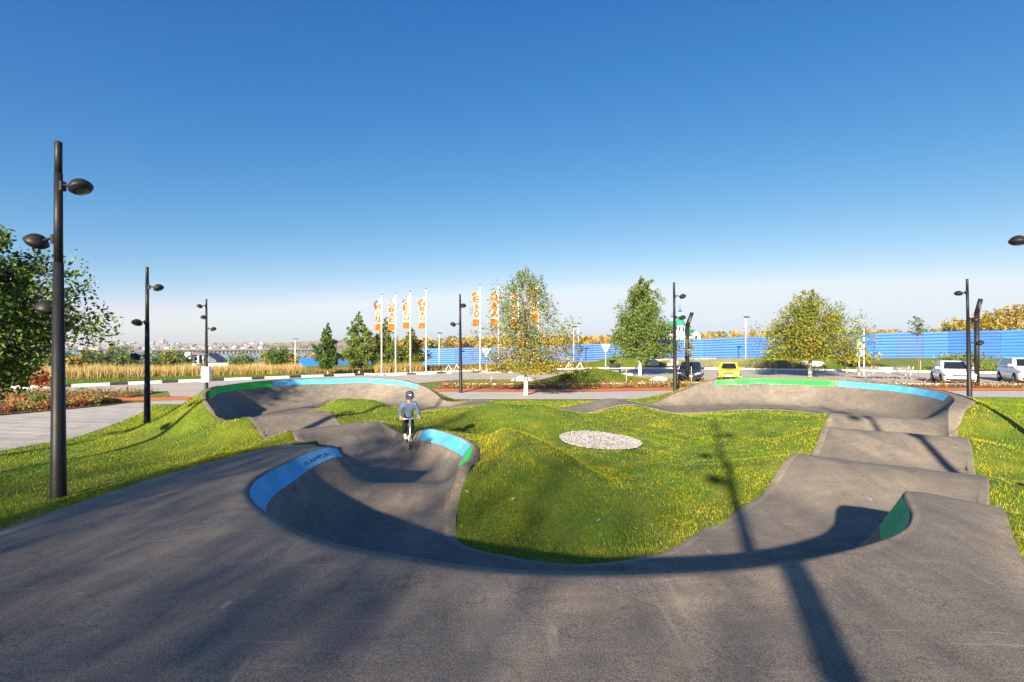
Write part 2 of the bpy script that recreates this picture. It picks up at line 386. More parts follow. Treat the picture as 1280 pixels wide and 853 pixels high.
paint_mat('paint_blue', (.085, .42, .74)); paint_mat('paint_green', (.03, .60, .07)); paint_mat('paint_teal', (.02, .50, .17))
mat('ink', (.02, .025, .05), rough=.7)
EPS = .012
paint_band('L', 1.3, 4.12, 'paint_blue', 'sky blue painted band along the lip of the big near berm', tap0=.9)
paint_band('L', 34.86, 36.4, 'paint_teal', 'dark green painted band on the right lip of the near berm', t0=.76, tap0=.25, tap1=1.0)
paint_band('R', 5.75, 7.3, 'paint_blue', 'blue painted band on the small berm beside the scooter rider', t0=.76)
paint_band('R', 4.35, 5.72, 'paint_green', 'light green painted band on the small berm', t0=.62)
paint_band('L', 13.1, 14.62, 'paint_green', 'green painted band on the far berm beside the grass mound', t0=.86)
paint_band('L', 14.64, 17.1, 'paint_blue', 'blue painted band on the far berm before the flagpoles', t0=.86)
paint_band('L', 24.7, 26.2, 'paint_green', 'bright green painted band on the far berm before the yellow car', t0=.86)
paint_band('L', 26.22, 28.0, 'paint_blue', 'blue painted band curling round the far berm', t0=.86)
def paint_text(txt, side, s0, t_base, hgt_t, size, direction=1, width=None):
    V, F = text_mesh(txt)
    rows = np.arange(NR+1); d = np.linalg.norm(np.diff(surf(rows, jw(side, .85)*np.ones(NR+1)), axis=0), axis=1); cum = np.r_[0, np.cumsum(d)]
    a0 = np.interp(s0*PER, rows, cum); a = a0+direction*V[:, 0]*size
    I = np.interp(a, cum, rows); P = surf(I, jw(side, t_base+V[:, 1]*hgt_t), .009)
    return meshobj('lettering', P, F, 'ink', parent=track)
paint_text('FK-RAMPS.RU', 'L', 3.25, .885, .058, .092)
paint_text('FK', 'R', 7.0, .72, .17, .2, -1)
paint_text('FK-RAMPS.RU', 'L', 24.78, .885, .075, .16)
# ------------------------------------------------------------------ near lawn (radial basis through track edges and free points)
X0, X1, Y0, Y1 = -14.4, 20.0, -8.0, 27.0
cp = []
for i in range(0, NR, 7):
    cp.append(TR[i, -1]-np.array([0, 0, .015])); cp.append(TR[i, 0]-np.array([0, 0, .012]))
free = [(2.4, 14.1, .10), (4, 16.5, .12), (6, 17, .16), (8, 17.8, .3), (5, 12, .08), (3.2, 9.4, .2), (1.6, 8, .24), (2.2, 11.8, .1), (.6, 12.4, .22),
 (-.2, 10.3, 1.06), (.3, 9.7, 1.02), (.75, 9.3, .90), (.65, 8.4, .70), (1.75, 9.9, .24), (1.15, 11.0, .32), (-.1, 8.6, .86), (1.3, 8.9, .52), (-.6, 12.2, .55), (-1.4, 13.6, .36), (-3.4, 15.2, .35), (-5.2, 17.2, .5), (-6.2, 18.4, .8), (-5.0, 18.8, .72), (-6.8, 19.6, .6),
 (-3.2, 18.5, .35), (-2, 17.2, .62), (-.5, 17.4, .78), (1, 17.5, .72), (2.2, 18, .4), (-.6, 15.2, .25), (7.5, 14.5, .12), (9, 18.8, .3), (3.2, 7.3, .28), (4.2, 8.9, .22),
 (-5.6, 5, .75), (-6.6, 8, .38), (-7.9, 8.9, .10), (-6.2, 11, .3), (-8, 12.8, .02), (-9.6, 14.6, .0), (-10.3, 15.4, .12), (-11.2, 17.4, .62), (-10.2, 16.3, .72), (-12.3, 17, .0), (-12.8, 20, -.1), (-12.2, 24, -.2),
 (-8.4, 25.0, .1), (-5, 25, .0), (-2.2, 23.2, .05), (1.5, 22.3, .05), (5, 22.8, .02), (10, 25.4, .1), (14.5, 23.9, .2), (16.8, 19, .1), (16.2, 15.5, .15),
 (13.4, 12.6, .3), (11, 9, .2), (8.4, 6, .25), (6.6, 4, .35), (5.4, 1, .4), (5, -3, .4), (-6.5, 1, .5), (-6, -4, .4), (0, -5.5, .8), (-10, 4, .0), (-12, 10, -.15), (-10.2, 12, -.05), (-3.3, 9.5, .62)]
cp += [np.array(p) for p in free]
for x in np.arange(X0, X1+.1, 2.4):
    for y in (Y0, Y1): cp.append(np.array([x, y, Gs(x, y)]))
for y in np.arange(Y0+2.4, Y1-1, 2.4):
    for x in (X0, X1): cp.append(np.array([x, y, Gs(x, y)]))
cp = np.array(cp)
# drop free duplicates closer than 5 cm
keep = []
for i in range(len(cp)):
    if all((cp[i, 0]-cp[k, 0])**2+(cp[i, 1]-cp[k, 1])**2 > .02 for k in keep): keep.append(i)
cp = cp[keep]
def phi(r2): return np.sqrt(r2+.05)
A = phi((cp[:, None, 0]-cp[None, :, 0])**2+(cp[:, None, 1]-cp[None, :, 1])**2)
n_ = len(cp); Bm = np.zeros((n_+1, n_+1)); Bm[:n_, :n_] = A+np.eye(n_)*-.004; Bm[:n_, n_] = 1; Bm[n_, :n_] = 1
W = np.linalg.solve(Bm, np.r_[cp[:, 2], 0])
def near_h(x, y):
    x = np.asarray(x, float).ravel(); y = np.asarray(y, float).ravel(); out = np.zeros(len(x))
    for a in range(0, len(x), 20000):
        s = slice(a, a+20000)
        out[s] = phi((x[s, None]-cp[None, :, 0])**2+(y[s, None]-cp[None, :, 1])**2) @ W[:n_]+W[n_]
    return out
def TZ(x, y):
    x = np.atleast_1d(np.asarray(x, float)); y = np.atleast_1d(np.asarray(y, float)); z = G(x, y)
    ins = (x > X0) & (x < X1) & (y > Y0) & (y < Y1)
    if ins.any():
        e = np.minimum.reduce([x[ins]-X0, X1-x[ins], y[ins]-Y0, Y1-y[ins]]); wq = sstep(0, 1.4, e)
        z[ins] = near_h(x[ins], y[ins])*wq+z[ins]*(1-wq)
    return z
def tz(x, y): return float(TZ(x, y)[0])
# coverage by the asphalt
samp = []; edge = []
fi = np.arange(0, NR, .5)
for j in np.r_[np.arange(0, NC-11, .2), np.linspace(NC-11, NC-1, 90)]:
    P = surf(fi, np.full(len(fi), min(j, NC-1.0001)))
    samp.append(P); edge.append(np.full(len(fi), j < .6 or j > NC-1.2))
samp = np.concatenate(samp); edge = np.concatenate(edge)
cell = {}
cs = .1
def cover_sets():
    ins = set(); eds = set()
    ix = np.floor(samp[:, 0]/cs).astype(int); iy = np.floor(samp[:, 1]/cs).astype(int)
    ins = set(zip(ix.tolist(), iy.tolist())); eds = set(zip(ix[edge].tolist(), iy[edge].tolist()))
    return ins, eds
COV, EDG = cover_sets()
def covered(x, y):
    k = zip(np.floor(np.asarray(x)/cs).astype(int).tolist(), np.floor(np.asarray(y)/cs).astype(int).tolist())
    return np.array([(q in COV) for q in k])
nx = int(round((X1-X0)/cs)); ny = int(round((Y1-Y0)/cs))
cover = np.zeros((nx+60, ny+60), bool); ox = int(round(X0/cs)); oy = int(round(Y0/cs))
for (a, b) in COV:
    if 0 <= a-ox < nx+1 and 0 <= b-oy < ny+1: cover[a-ox, b-oy] = True
cover = cover[:nx, :ny]
# close small holes, then erode to get the deep inside
def dil(m):
    r = m.copy()
    r[1:] |= m[:-1]; r[:-1] |= m[1:]; r[:, 1:] |= m[:, :-1]; r[:, :-1] |= m[:, 1:]; return r
def ero(m): return ~dil(~m)
for _ in range(3): cover = dil(cover)
for _ in range(3): cover = ero(cover)
inner = ero(ero(cover))
gx = X0+np.arange(nx+1)*cs; gy = Y0+np.arange(ny+1)*cs
GX, GY = np.meshgrid(gx, gy, indexing='ij'); GZ = TZ(GX.ravel(), GY.ravel()).reshape(GX.shape)
low = np.zeros_like(GX, bool)      # vertices whose four cells are all deep inside the asphalt
low[1:-1, 1:-1] = inner[1:, 1:] & inner[:-1, 1:] & inner[1:, :-1] & inner[:-1, :-1]
GZ2 = GZ+.012*np.sin(5.1*GX+1.3*np.sin(3*GY))*np.sin(4.3*GY)
GZ2[low] -= .55
F = gridfaces(nx+1, ny+1)
deep = inner.copy()
for _ in range(3): deep = ero(deep)
F = F[~deep.ravel()]
used, inv = np.unique(F, return_inverse=True)
mat('lawn_soil', (.06, .11, .008), (.19, .20, .015), scale=1.1, rough=.95, bump=.8, bscale=40, bdist=.03, c3=(.10, .15, .010), fleck=(30, .5))
lawn = struct(np_mesh('lawn', np.stack([GX, GY, GZ2], -1).reshape(-1, 3)[used], inv.reshape(F.shape), 'lawn_soil', smooth=True))
# ------------------------------------------------------------------ the wide ground sheet
xs = np.r_[-np.geomspace(90, 9000, 26)[::-1], np.arange(-88, -15, 2), X0, np.arange(-13.2, 20, 2.075)[:-1], X1, np.arange(22, 90, 2), np.geomspace(92, 9000, 26)]
ys = np.r_[-np.geomspace(12, 3000, 14)[::-1], Y0, np.arange(-6, 26, 2.0), Y1, np.arange(29, 112, 2), np.geomspace(114, 9000, 30)]
xs = np.unique(np.round(xs, 3)); ys = np.unique(np.round(ys, 3))
BX, BY = np.meshgrid(xs, ys, indexing='ij'); BZ = G(BX, BY)
F = gridfaces(len(xs), len(ys))
cx = (xs[:-1]+xs[1:])/2; cy = (ys[:-1]+ys[1:])/2
CX, CY = np.meshgrid(cx, cy, indexing='ij')
hole = (CX > X0) & (CX < X1) & (CY > Y0) & (CY < Y1)
mat('field_grass', (.10, .145, .02), (.22, .21, .05), scale=.35, rough=.95, bump=.6, bscale=8, bdist=.05, c3=(.14, .18, .025), fleck=(6, .4))
struct(np_mesh('ground', np.stack([BX, BY, BZ], -1).reshape(-1, 3), F[~hole.ravel()], 'field_grass', smooth=True))
def sheet(name, lower, upper, off, m, sub=12, across=8):
    L = np.array(lower, float); U = np.array(upper, float); n = len(L)
    t = np.linspace(0, n-1, (n-1)*sub+1)
    Li = np.stack([np.interp(t, np.arange(n), L[:, k]) for k in (0, 1)], 1); Ui = np.stack([np.interp(t, np.arange(n), U[:, k]) for k in (0, 1)], 1)
    v = np.linspace(0, 1, across+1)[None, :, None]
    P = Li[:, None]*(1-v)+Ui[:, None]*v
    Z = TZ(P[..., 0].ravel(), P[..., 1].ravel()).reshape(P.shape[:2])+off
    return struct(np_mesh(name, np.concatenate([P, Z[..., None]], -1).reshape(-1, 3), gridfaces(len(t), across+1), m, smooth=True))
mat('road_asphalt', (.36, .325, .28), (.45, .405, .345), scale=.5, rough=.9, bump=.3, bscale=60, fleck=(12, .12))
mat('path_grey', (.36, .345, .33), (.44, .42, .395), scale=.8, rough=.9, fleck=(14, .15))
mat('path_red', (.56, .12, .03), (.66, .175, .05), scale=.9, rough=.9, fleck=(14, .15))
mat('bed_soil', (.11, .062, .03), (.20, .13, .06), scale=2.0, rough=1, bump=1, bscale=20, bdist=.05)
mat('kerb_grey', (.42, .40, .37), (.52, .49, .45), scale=3, rough=.85)
road_lo = [(-60, 33.8), (-40, 34.6), (-30, 35), (-23.5, 35), (-21, 31.5), (-17, 31), (-9, 38), (-4, 43), (11, 43.2), (16, 39.5), (24, 36.3), (34, 34.6), (50, 33.4), (80, 31)]
road_up = [(-60, 33.9), (-41, 35), (-34, 38), (-29, 43), (-26, 45.5), (-22, 49.5), (-15.7, 56), (-6, 60), (11, 62), (20, 59), (30, 55), (42, 51), (60, 46), (90, 42)]
sheet('road', road_lo, road_up, .03, 'road_asphalt')
sheet('promenade', [(-19, 27.2), (-5, 27.2), (20, 27.1), (60, 26)], [(-21, 29.4), (-5, 31.9), (20, 31.3), (60, 29.6)], .035, 'path_grey')
sheet('cycle_path', [(-60, 28.2), (-21, 28.9), (-5, 31.9), (20, 31.3), (60, 29.6)], [(-60, 30.2), (-21, 30.6), (-5, 33.7), (20, 33.1), (60, 31.4)], .055, 'path_red')
sheet('planting_bed', [(-5, 33.75), (20, 33.15), (60, 31.45)], [(-5, 37.2), (15, 36.6), (60, 33.1)], .06, 'bed_soil')
sheet('planting_bed', [(-60, 30.3), (-23.2, 30.6)], [(-60, 34.2), (-23.6, 34.6)], .06, 'bed_soil')
sheet('planting_bed', [(-60, 19.6), (-24, 21.2), (-21.2, 26.6)], [(-60, 28.1), (-24, 28.6), (-21, 28.2)], .06, 'bed_soil')
# ------------------------------------------------------------------ paving, kerbs, beds, gravel
def in_poly(x, y, poly):
    c = False; n = len(poly)
    for i in range(n):
        x1, y1 = poly[i]; x2, y2 = poly[i-1]
        if (y1 > y) != (y2 > y) and x < (x2-x1)*(y-y1)/(y2-y1)+x1: c = not c
    return c
plaza_poly = [(-16.2, 12.4), (-15.5, 14.3), (-14.95, 17.4), (-15.6, 19.6), (-17.2, 23.7), (-19.6, 28.2), (-21.2, 28.2), (-21.3, 26.4), (-24, 21), (-34, 20.4), (-34, 12.4)]
mat('paving_base', (.33, .315, .30), (.40, .385, .36), scale=2, rough=.95)
zs = [Gs(x, y)+.012 for x, y in plaza_poly]
bmx = bmesh.new(); vs = [bmx.verts.new((x, y, Gs(x, y)+.014)) for x, y in plaza_poly]; fc = bmx.faces.new(vs); bmesh.ops.triangulate(bmx, faces=[fc])
me = bpy.data.meshes.new('plaza'); bmx.to_mesh(me); bmx.free(); me.materials.append(MATS['paving_base'])
plaza = struct(link(bpy.data.objects.new('plaza', me)))
for k, (a, b) in enumerate((((.40, .385, .36), (.48, .46, .43)), ((.36, .345, .33), (.44, .42, .395)), ((.44, .41, .37), (.52, .49, .44)))):
    mat('slab_stone_%d' % k, tuple(.82*q for q in a), tuple(.82*q for q in b), scale=3, rough=.9, fleck=(25, .12), bump=.2, bscale=40)
protos = []
for k in range(3):
    m_ = MB().box((0, 0, .02), (1.485, .735, .04), bev=.008); o = m_.build('slab', 'slab_stone_%d' % k, plaza); protos.append(o)
rot = R(-9); cnt = 0; firsts = [True]*3
for a in range(-22, 23):
    for b in range(-30, 31):
        u = (a+.5*(b % 2))*1.5; v = b*.75
        x = -20+u*math.cos(rot)-v*math.sin(rot); y = 20+u*math.sin(rot)+v*math.cos(rot)
        if x < -y*1.02-1.2: continue
        if not all(in_poly(x+dx, y+dy, plaza_poly) for dx in (-.4, .4) for dy in (-.2, .2)): continue
        if cnt >= 300: continue
        k = random.randrange(3)
        if firsts[k]: o = protos[k]; firsts[k] = False
        else: o = protos[k].copy(); COL.objects.link(o); o.parent = plaza
        o.location = (x, y, Gs(x, y)-.0225+random.uniform(-.0012, .0012)); o.rotation_euler = (0, 0, rot); cnt += 1
# striped kerb: each stone its own piece
mat('kerb_white', (.72, .71, .68), (.80, .79, .76), scale=4, rough=.8); mat('kerb_black', (.025, .025, .028), (.05, .05, .05), scale=4, rough=.8)
def kerb_line(pts, seq, hgt, wid, off, label=None, gap=.02):
    root = bpy.data.objects.new('kerb', None); link(root); struct(root)
    P = np.array(pts, float); d = np.r_[0, np.cumsum(np.linalg.norm(np.diff(P, axis=0), axis=1))]
    s = 0; k = 0; cache = {}
    while s < d[-1]-.3:
        ln, m_ = seq[k % len(seq)]; k += 1
        ln = min(ln, d[-1]-s); c = s+ln/2
        x = np.interp(c, d, P[:, 0]); y = np.interp(c, d, P[:, 1]); x2 = np.interp(c+.1, d, P[:, 0]); y2 = np.interp(c+.1, d, P[:, 1])
        s += ln
        if m_ is None: continue
        key = (round(ln, 2), m_)
        if key not in cache:
            o = MB().box((0, 0, hgt/2-.05), (ln-gap, wid, hgt+.1), bev=.025).build('kerb_stone', m_, root); cache[key] = o
        else: o = cache[key].copy(); COL.objects.link(o); o.parent = root
        o.location = (x, y, tz(x, y)+off); o.rotation_euler = (0, 0, math.atan2(y2-y, x2-x))
    return root
half = lambda L, m_, n: [(L/n, m_)]*n
BW = half(2.3, 'kerb_white', 2)+[(1.15, 'kerb_black')]
kerb_line([(-60, 33.95), (-41, 35.05), (-34, 38.05), (-29, 43.05), (-26, 45.55), (-22, 49.55), (-15.7, 56.05)], BW, .22, .3, .02)
kerb_line([(-15.7, 56.05), (-6, 60), (11, 62), (20, 59), (30, 55), (42, 51), (60, 46)], [(1.5, 'kerb_white')], .16, .25, .02)
kerb_line([(-13.5, 55.2), (-6.5, 55.2)], half(2.2, 'kerb_white', 1)+[(1.0, 'kerb_black')], .2, .35, .03)
kerb_line([(-4.2, 55.2), (3.6, 55.2)], [(.7, 'kerb_black')]+half(2.4, 'kerb_white', 1), .2, .35, .03)
kerb_line([(7.5, 46.8), (11, 46.8)], [(1.75, 'kerb_white')], .2, .3, .03)
kerb_line([(-5, 37.3), (15, 36.7), (60, 33.2)], [(1.0, 'kerb_grey')], .12, .18, .03)
# gravel disc
base = meshobj('gravel_bed', *(lambda V, F: (V, F))([(2.45+1.12*math.cos(t)*(1+.04*math.sin(3*t)), 14.1+1.0*math.sin(t), tz(2.45+1.1*math.cos(t), 14.1+1.0*math.sin(t))+.02) for t in np.linspace(0, 2*math.pi, 41)[:-1]]+[(2.45, 14.1, tz(2.45, 14.1)+.03)], [(i, (i+1) % 40, 40) for i in range(40)]), mat('gravel_base', (.15, .145, .14), (.24, .23, .22), scale=20, rough=.95))
struct(base)
mat('gravel_stone', (.3, .3, .3), attr=True, rough=.9)
N = 4200; r = np.sqrt(RNG.random(N)); t = RNG.random(N)*2*np.pi
px = 2.45+1.12*r*np.cos(t)*(1+.04*np.sin(3*t)); py = 14.1+r*np.sin(t); pz = TZ(px, py)+.03
octv = np.array([(1, 0, 0), (0, 1, 0), (-1, 0, 0), (0, -1, 0), (0, 0, .8), (0, 0, -.8)]); octf = np.array([(0, 1, 4), (1, 2, 4), (2, 3, 4), (3, 0, 4), (1, 0, 5), (2, 1, 5), (3, 2, 5), (0, 3, 5)])
sz = RNG.uniform(.016, .035, (N, 1, 1)); V = octv[None]*sz*RNG.uniform(.7, 1.3, (N, 6, 3)); V += np.stack([px, py, pz], 1)[:, None]
F = octf[None]+(np.arange(N)*6)[:, None, None]; cc = np.repeat(RNG.uniform(.16, .48, (N, 1))*np.array([[1, .97, .93]]), 6, 0)
tag(np_mesh('gravel', V.reshape(-1, 3), F.reshape(-1, 3), 'gravel_stone', col=cc), 'pale grey gravel filling the round patch in the lawn', 'gravel', kind='stuff')
# ------------------------------------------------------------------ vegetation
mat('grass_blade', (.1, .2, .02), attr=True, rough=.6, spec=.25, transl=.35)
mat('leaf', (.1, .2, .02), attr=True, rough=.55, spec=.3, transl=.35)
def vnoise(x, y, s=0):
    return (np.sin(x*1.3+s)*np.cos(y*1.1-s)+.6*np.sin(x*2.9+y*1.7+s*2)+.35*np.sin(x*6.1-y*5.3+s))/1.95
def blades(name, px, py, pz, h, wd, lean, col, label, cat, ncol=2):
    n = len(px); a = RNG.random(n)*2*np.pi; la = RNG.random(n)*2*np.pi; ll = RNG.random(n)*lean*h
    dx, dy = np.cos(a)*wd/2, np.sin(a)*wd/2
    V = np.empty((n, 3, 3)); V[:, 0] = np.stack([px-dx, py-dy, pz], 1); V[:, 1] = np.stack([px+dx, py+dy, pz], 1)
    V[:, 2] = np.stack([px+np.cos(la)*ll, py+np.sin(la)*ll, pz+np.sqrt(np.maximum(h*h-ll*ll, 0))], 1)
    return tag(np_mesh(name, V.reshape(-1, 3), np.arange(n*3).reshape(-1, 3), 'grass_blade', col=np.repeat(col, 3, 0)), label, cat, kind='stuff')
gxs, gys = [], []
zones = [(2.5, 7, 1500), (7, 11, 1100), (11, 16, 560), (16, 22, 330), (22, 29, 190)]
for (r0, r1, den) in zones:
    # sample the annulus sector in front of the camera
    half_a = R(53); area = half_a*(r1*r1-r0*r0); n = int(area*den)
    rr = np.sqrt(RNG.random(n)*(r1*r1-r0*r0)+r0*r0); aa = (RNG.random(n)*2-1)*half_a
    gxs.append(rr*np.sin(aa)); gys.append(rr*np.cos(aa))
gx_ = np.concatenate(gxs); gy_ = np.concatenate(gys)
ok = (gx_ > X0+.05) & (gx_ < X1-.05) & (gy_ < Y1-.05)
gx_, gy_ = gx_[ok], gy_[ok]
ci = ((gx_-X0)/cs).astype(int); cj = ((gy_-Y0)/cs).astype(int)
cov1 = ero(cover)
ok = ~cov1[np.clip(ci, 0, nx-1), np.clip(cj, 0, ny-1)] & (((gx_-2.45)/1.14)**2+((gy_-14.1)/1.02)**2 > 1)
ok &= ~(cover[np.clip(ci, 0, nx-1), np.clip(cj, 0, ny-1)] & (gx_ > -2.8) & (gx_ < -.2) & (gy_ > 7) & (gy_ < 13))
gx_, gy_ = gx_[ok], gy_[ok]
# bilinear height from the lawn grid
fi_ = (gx_-X0)/cs; fj_ = (gy_-Y0)/cs; i0 = fi_.astype(int); j0 = fj_.astype(int); a_ = fi_-i0; b_ = fj_-j0
gz_ = GZ[i0, j0]*(1-a_)*(1-b_)+GZ[i0+1, j0]*a_*(1-b_)+GZ[i0, j0+1]*(1-a_)*b_+GZ[i0+1, j0+1]*a_*b_
dd = np.hypot(gx_, gy_)
# distance to the asphalt in cells: dry yellow fringe
fr = np.zeros(cover.shape); mm = cover.copy()
for q in range(1, 9):
    m2 = dil(mm); fr[m2 & ~mm] = 1-q/9; mm = m2
fringe = fr[np.clip((fi_).astype(int), 0, nx-1), np.clip((fj_).astype(int), 0, ny-1)]
dry = np.clip(.36+.40*vnoise(gx_*.62, gy_*.55, 1.0)+.30*vnoise(gx_*2.3, gy_*1.9, 2.2)+.18*vnoise(gx_*7, gy_*6, .7)+.5*fringe+.5*np.exp(-((gx_-.1)**2+(gy_-9.3)**2)/1.6)+RNG.normal(0, .13, len(gx_)), 0, 1.25)[:, None]
green = np.array([.095, .24, .005]); yell = np.array([.47, .425, .008]); straw = np.array([.48, .37, .12])
colr = green*(1-dry)+yell*dry
st_ = (RNG.random(len(gx_)) < .06+.16*fringe)[:, None]
colr = np.where(st_, straw*RNG.uniform(.7, 1.1, (len(gx_), 1)), colr*RNG.uniform(.6, 1.3, (len(gx_), 1)))
hh = RNG.uniform(.018, .050, len(gx_))*(1+.4*vnoise(gx_*2.2, gy_*2.1, .4)+.25*vnoise(gx_*9, gy_*8, 1.4)+.35*fringe)*(1+.012*dd)
wd_ = np.maximum(.0055, dd*.0011)*RNG.uniform(.8, 1.3, len(gx_))
blades('grass', gx_, gy_, gz_-.006, hh, wd_, .75, colr, 'short green and yellowing lawn grass covering the infield and the banks', 'grass')
x_, y_ = RNG.uniform(-22, X0, 60000), RNG.uniform(9, 27.2, 60000)
ok = np.array([(not in_poly(a, b, plaza_poly)) and (a > -b*1.05) and (a > np.interp(b, [12, 14.3, 17.4, 19.6, 23.7, 28.2], [-16.3, -15.5, -14.95, -15.6, -17.2, -19.6])) for a, b in zip(x_, y_)])
x_, y_ = x_[ok], y_[ok]
x2, y2 = RNG.uniform(X1, 34, 60000), RNG.uniform(13, 27.0, 60000); ok = (x2 < y2*1.08) & (y2 < 27-.02*(x2-20)); x_ = np.r_[x_, x2[ok]]; y_ = np.r_[y_, y2[ok]]
k_ = np.clip(.35+.4*vnoise(x_*.8, y_*.8, 1)+RNG.normal(0, .16, len(x_)), 0, 1)[:, None]
blades('grass', x_, y_, TZ(x_, y_)-.005, RNG.uniform(.03, .075, len(x_)), RNG.uniform(.02, .03, len(x_)), .75, (green*(1-k_)+yell*k_)*RNG.uniform(.75, 1.25, (len(x_), 1)), 'short lawn grass at the edges of the plaza and promenade', 'grass')
# fallen leaves
n_l = 420; lx = RNG.uniform(-9, 13, n_l*4); ly = RNG.uniform(3.5, 20, n_l*4)
ci = ((lx-X0)/cs).astype(int); cj = ((ly-Y0)/cs).astype(int); okl = ~cover[ci, cj]; lx, ly = lx[okl][:n_l], ly[okl][:n_l]
lz = TZ(lx, ly)+.05
PL = np.stack([lx, ly, lz], 1); cl_ = np.array([(.55, .36, .10), (.48, .26, .07), (.62, .50, .22), (.70, .62, .42)])[RNG.integers(0, 4, len(lx))]
s_ = RNG.uniform(.02, .045, len(lx)); an = RNG.uniform(0, 6.28, len(lx)); d1 = np.stack([np.cos(an), np.sin(an), RNG.normal(0, .25, len(lx))], 1)*s_[:, None]; d2_ = np.stack([-np.sin(an), np.cos(an), RNG.normal(0, .25, len(lx))], 1)*s_[:, None]*.6
VL = np.stack([PL-d1, PL+d2_, PL+d1, PL-d2_], 1)
tag(np_mesh('fallen_leaves', VL.reshape(-1, 3), np.arange(4*len(lx)).reshape(-1, 4), MATS['grass_blade'], col=np.repeat(cl_, 4, 0)), 'dry fallen leaves scattered over the lawn', 'leaves', kind='stuff')
# tall straw coloured reeds beyond the striped kerb
def band_points(n, lo, up, jitter=0):
    L = np.array(lo, float); U = np.array(up, float); t = RNG.random(n)*(len(L)-1); v = RNG.random(n)
    l_ = np.stack([np.interp(t, np.arange(len(L)), L[:, k]) for k in (0, 1)], 1); u_ = np.stack([np.interp(t, np.arange(len(L)), U[:, k]) for k in (0, 1)], 1)
    p = l_*(1-v[:, None])+u_*v[:, None]; return p[:, 0], p[:, 1]
x_, y_ = band_points(34000, [(-62, 41), (-47, 45), (-40, 50), (-33, 57), (-25, 62)], [(-80, 52), (-58, 54), (-50, 60), (-42, 66), (-30, 72)])
cl = np.clip(.5+.5*vnoise(x_*.5, y_*.5, 3)+RNG.normal(0, .2, len(x_)), 0, 1)[:, None]
blades('reeds', x_, y_, TZ(x_, y_)-.05, RNG.uniform(.7, 1.5, len(x_))*(.75+.5*cl[:, 0]), RNG.uniform(.04, .09, len(x_)), .35,
       np.array([.42, .30, .09])*(1-cl)+np.array([.55, .42, .17])*cl, 'tall straw coloured reeds growing beyond the striped kerb', 'reeds')
x_, y_ = band_points(3000, [(-15.2, 56.8), (-10.4, 58.6)], [(-15.2, 58.2), (-10.6, 60)])
blades('reeds', x_, y_, TZ(x_, y_), RNG.uniform(.6, 1.5, len(x_)), .07, .5, np.array([[.5, .36, .12]])*RNG.uniform(.7, 1.2, (len(x_), 1)), 'clump of dry straw grass at the kerb before the flagpoles', 'grass')
x_, y_ = band_points(11000, [(-30, 60), (-12, 63), (14, 65), (24, 62)], [(-30, 70), (-12, 80), (14, 82), (26, 74)])
k_ = np.clip(.5+.5*vnoise(x_*.35, y_*.4, 5)+RNG.normal(0, .2, len(x_)), 0, 1)[:, None]
blades('wild_grass', x_, y_, TZ(x_, y_), RNG.uniform(.3, .75, len(x_)), .10, .5, np.array([.30, .12, .035])*(1-k_)+np.array([.28, .26, .06])*k_, 'reddish brown wild grass in front of the blue fence', 'grass')
x_, y_ = band_points(12000, [(19, 62), (26, 58.5), (33, 56.5)], [(22, 72), (30, 70), (36, 66)])
k_ = np.clip(.5+.5*vnoise(x_*.6, y_*.6, 5)+RNG.normal(0, .2, len(x_)), 0, 1)[:, None]
blades('meadow_grass', x_, y_, TZ(x_, y_), RNG.uniform(.4, 1.0, len(x_)), .08, .5, np.array([.16, .20, .06])*(1-k_)+np.array([.42, .38, .20])*k_, 'pale feathery meadow grass behind the yellow car', 'grass')
# low lawns along the roads
x_, y_ = band_points(26000, [(-58, 35.8), (-41, 36), (-34, 39), (-29, 44), (-22, 50.5), (-15.9, 57)], [(-62, 41), (-55, 43), (-45, 46), (-38, 52), (-32, 58), (-24, 63)])
blades('verge_grass', x_, y_, TZ(x_, y_), .14, .05, .6, np.array([[.10, .16, .018]])*RNG.uniform(.7, 1.4, (len(x_), 1)), 'green mown verge between the striped kerb and the reeds', 'grass')
x_, y_ = band_points(26000, [(-4, 37.6), (15, 37), (18, 36.9)], [(-4, 42.8), (11, 43.0), (15.6, 39.4)])
k_ = np.clip(.45+.5*vnoise(x_*.5, y_*.7, 7)+RNG.normal(0, .2, len(x_)), 0, 1)[:, None]
blades('verge_grass', x_, y_, TZ(x_, y_), .12, .04, .6, np.array([.12, .17, .02])*(1-k_)+np.array([.28, .22, .05])*k_, 'patchy lawn strip between the parking road and the planting bed', 'grass')
x_, y_ = band_points(15000, [(28, 57), (42, 53.5), (62, 49), (90, 44)], [(34, 62), (46, 60), (66, 57), (96, 52)])
blades('verge_grass', x_, y_, TZ(x_, y_), .16, .08, .6, np.array([[.13, .20, .02]])*RNG.uniform(.7, 1.3, (len(x_), 1)), 'bright green lawn behind the white cars', 'grass')
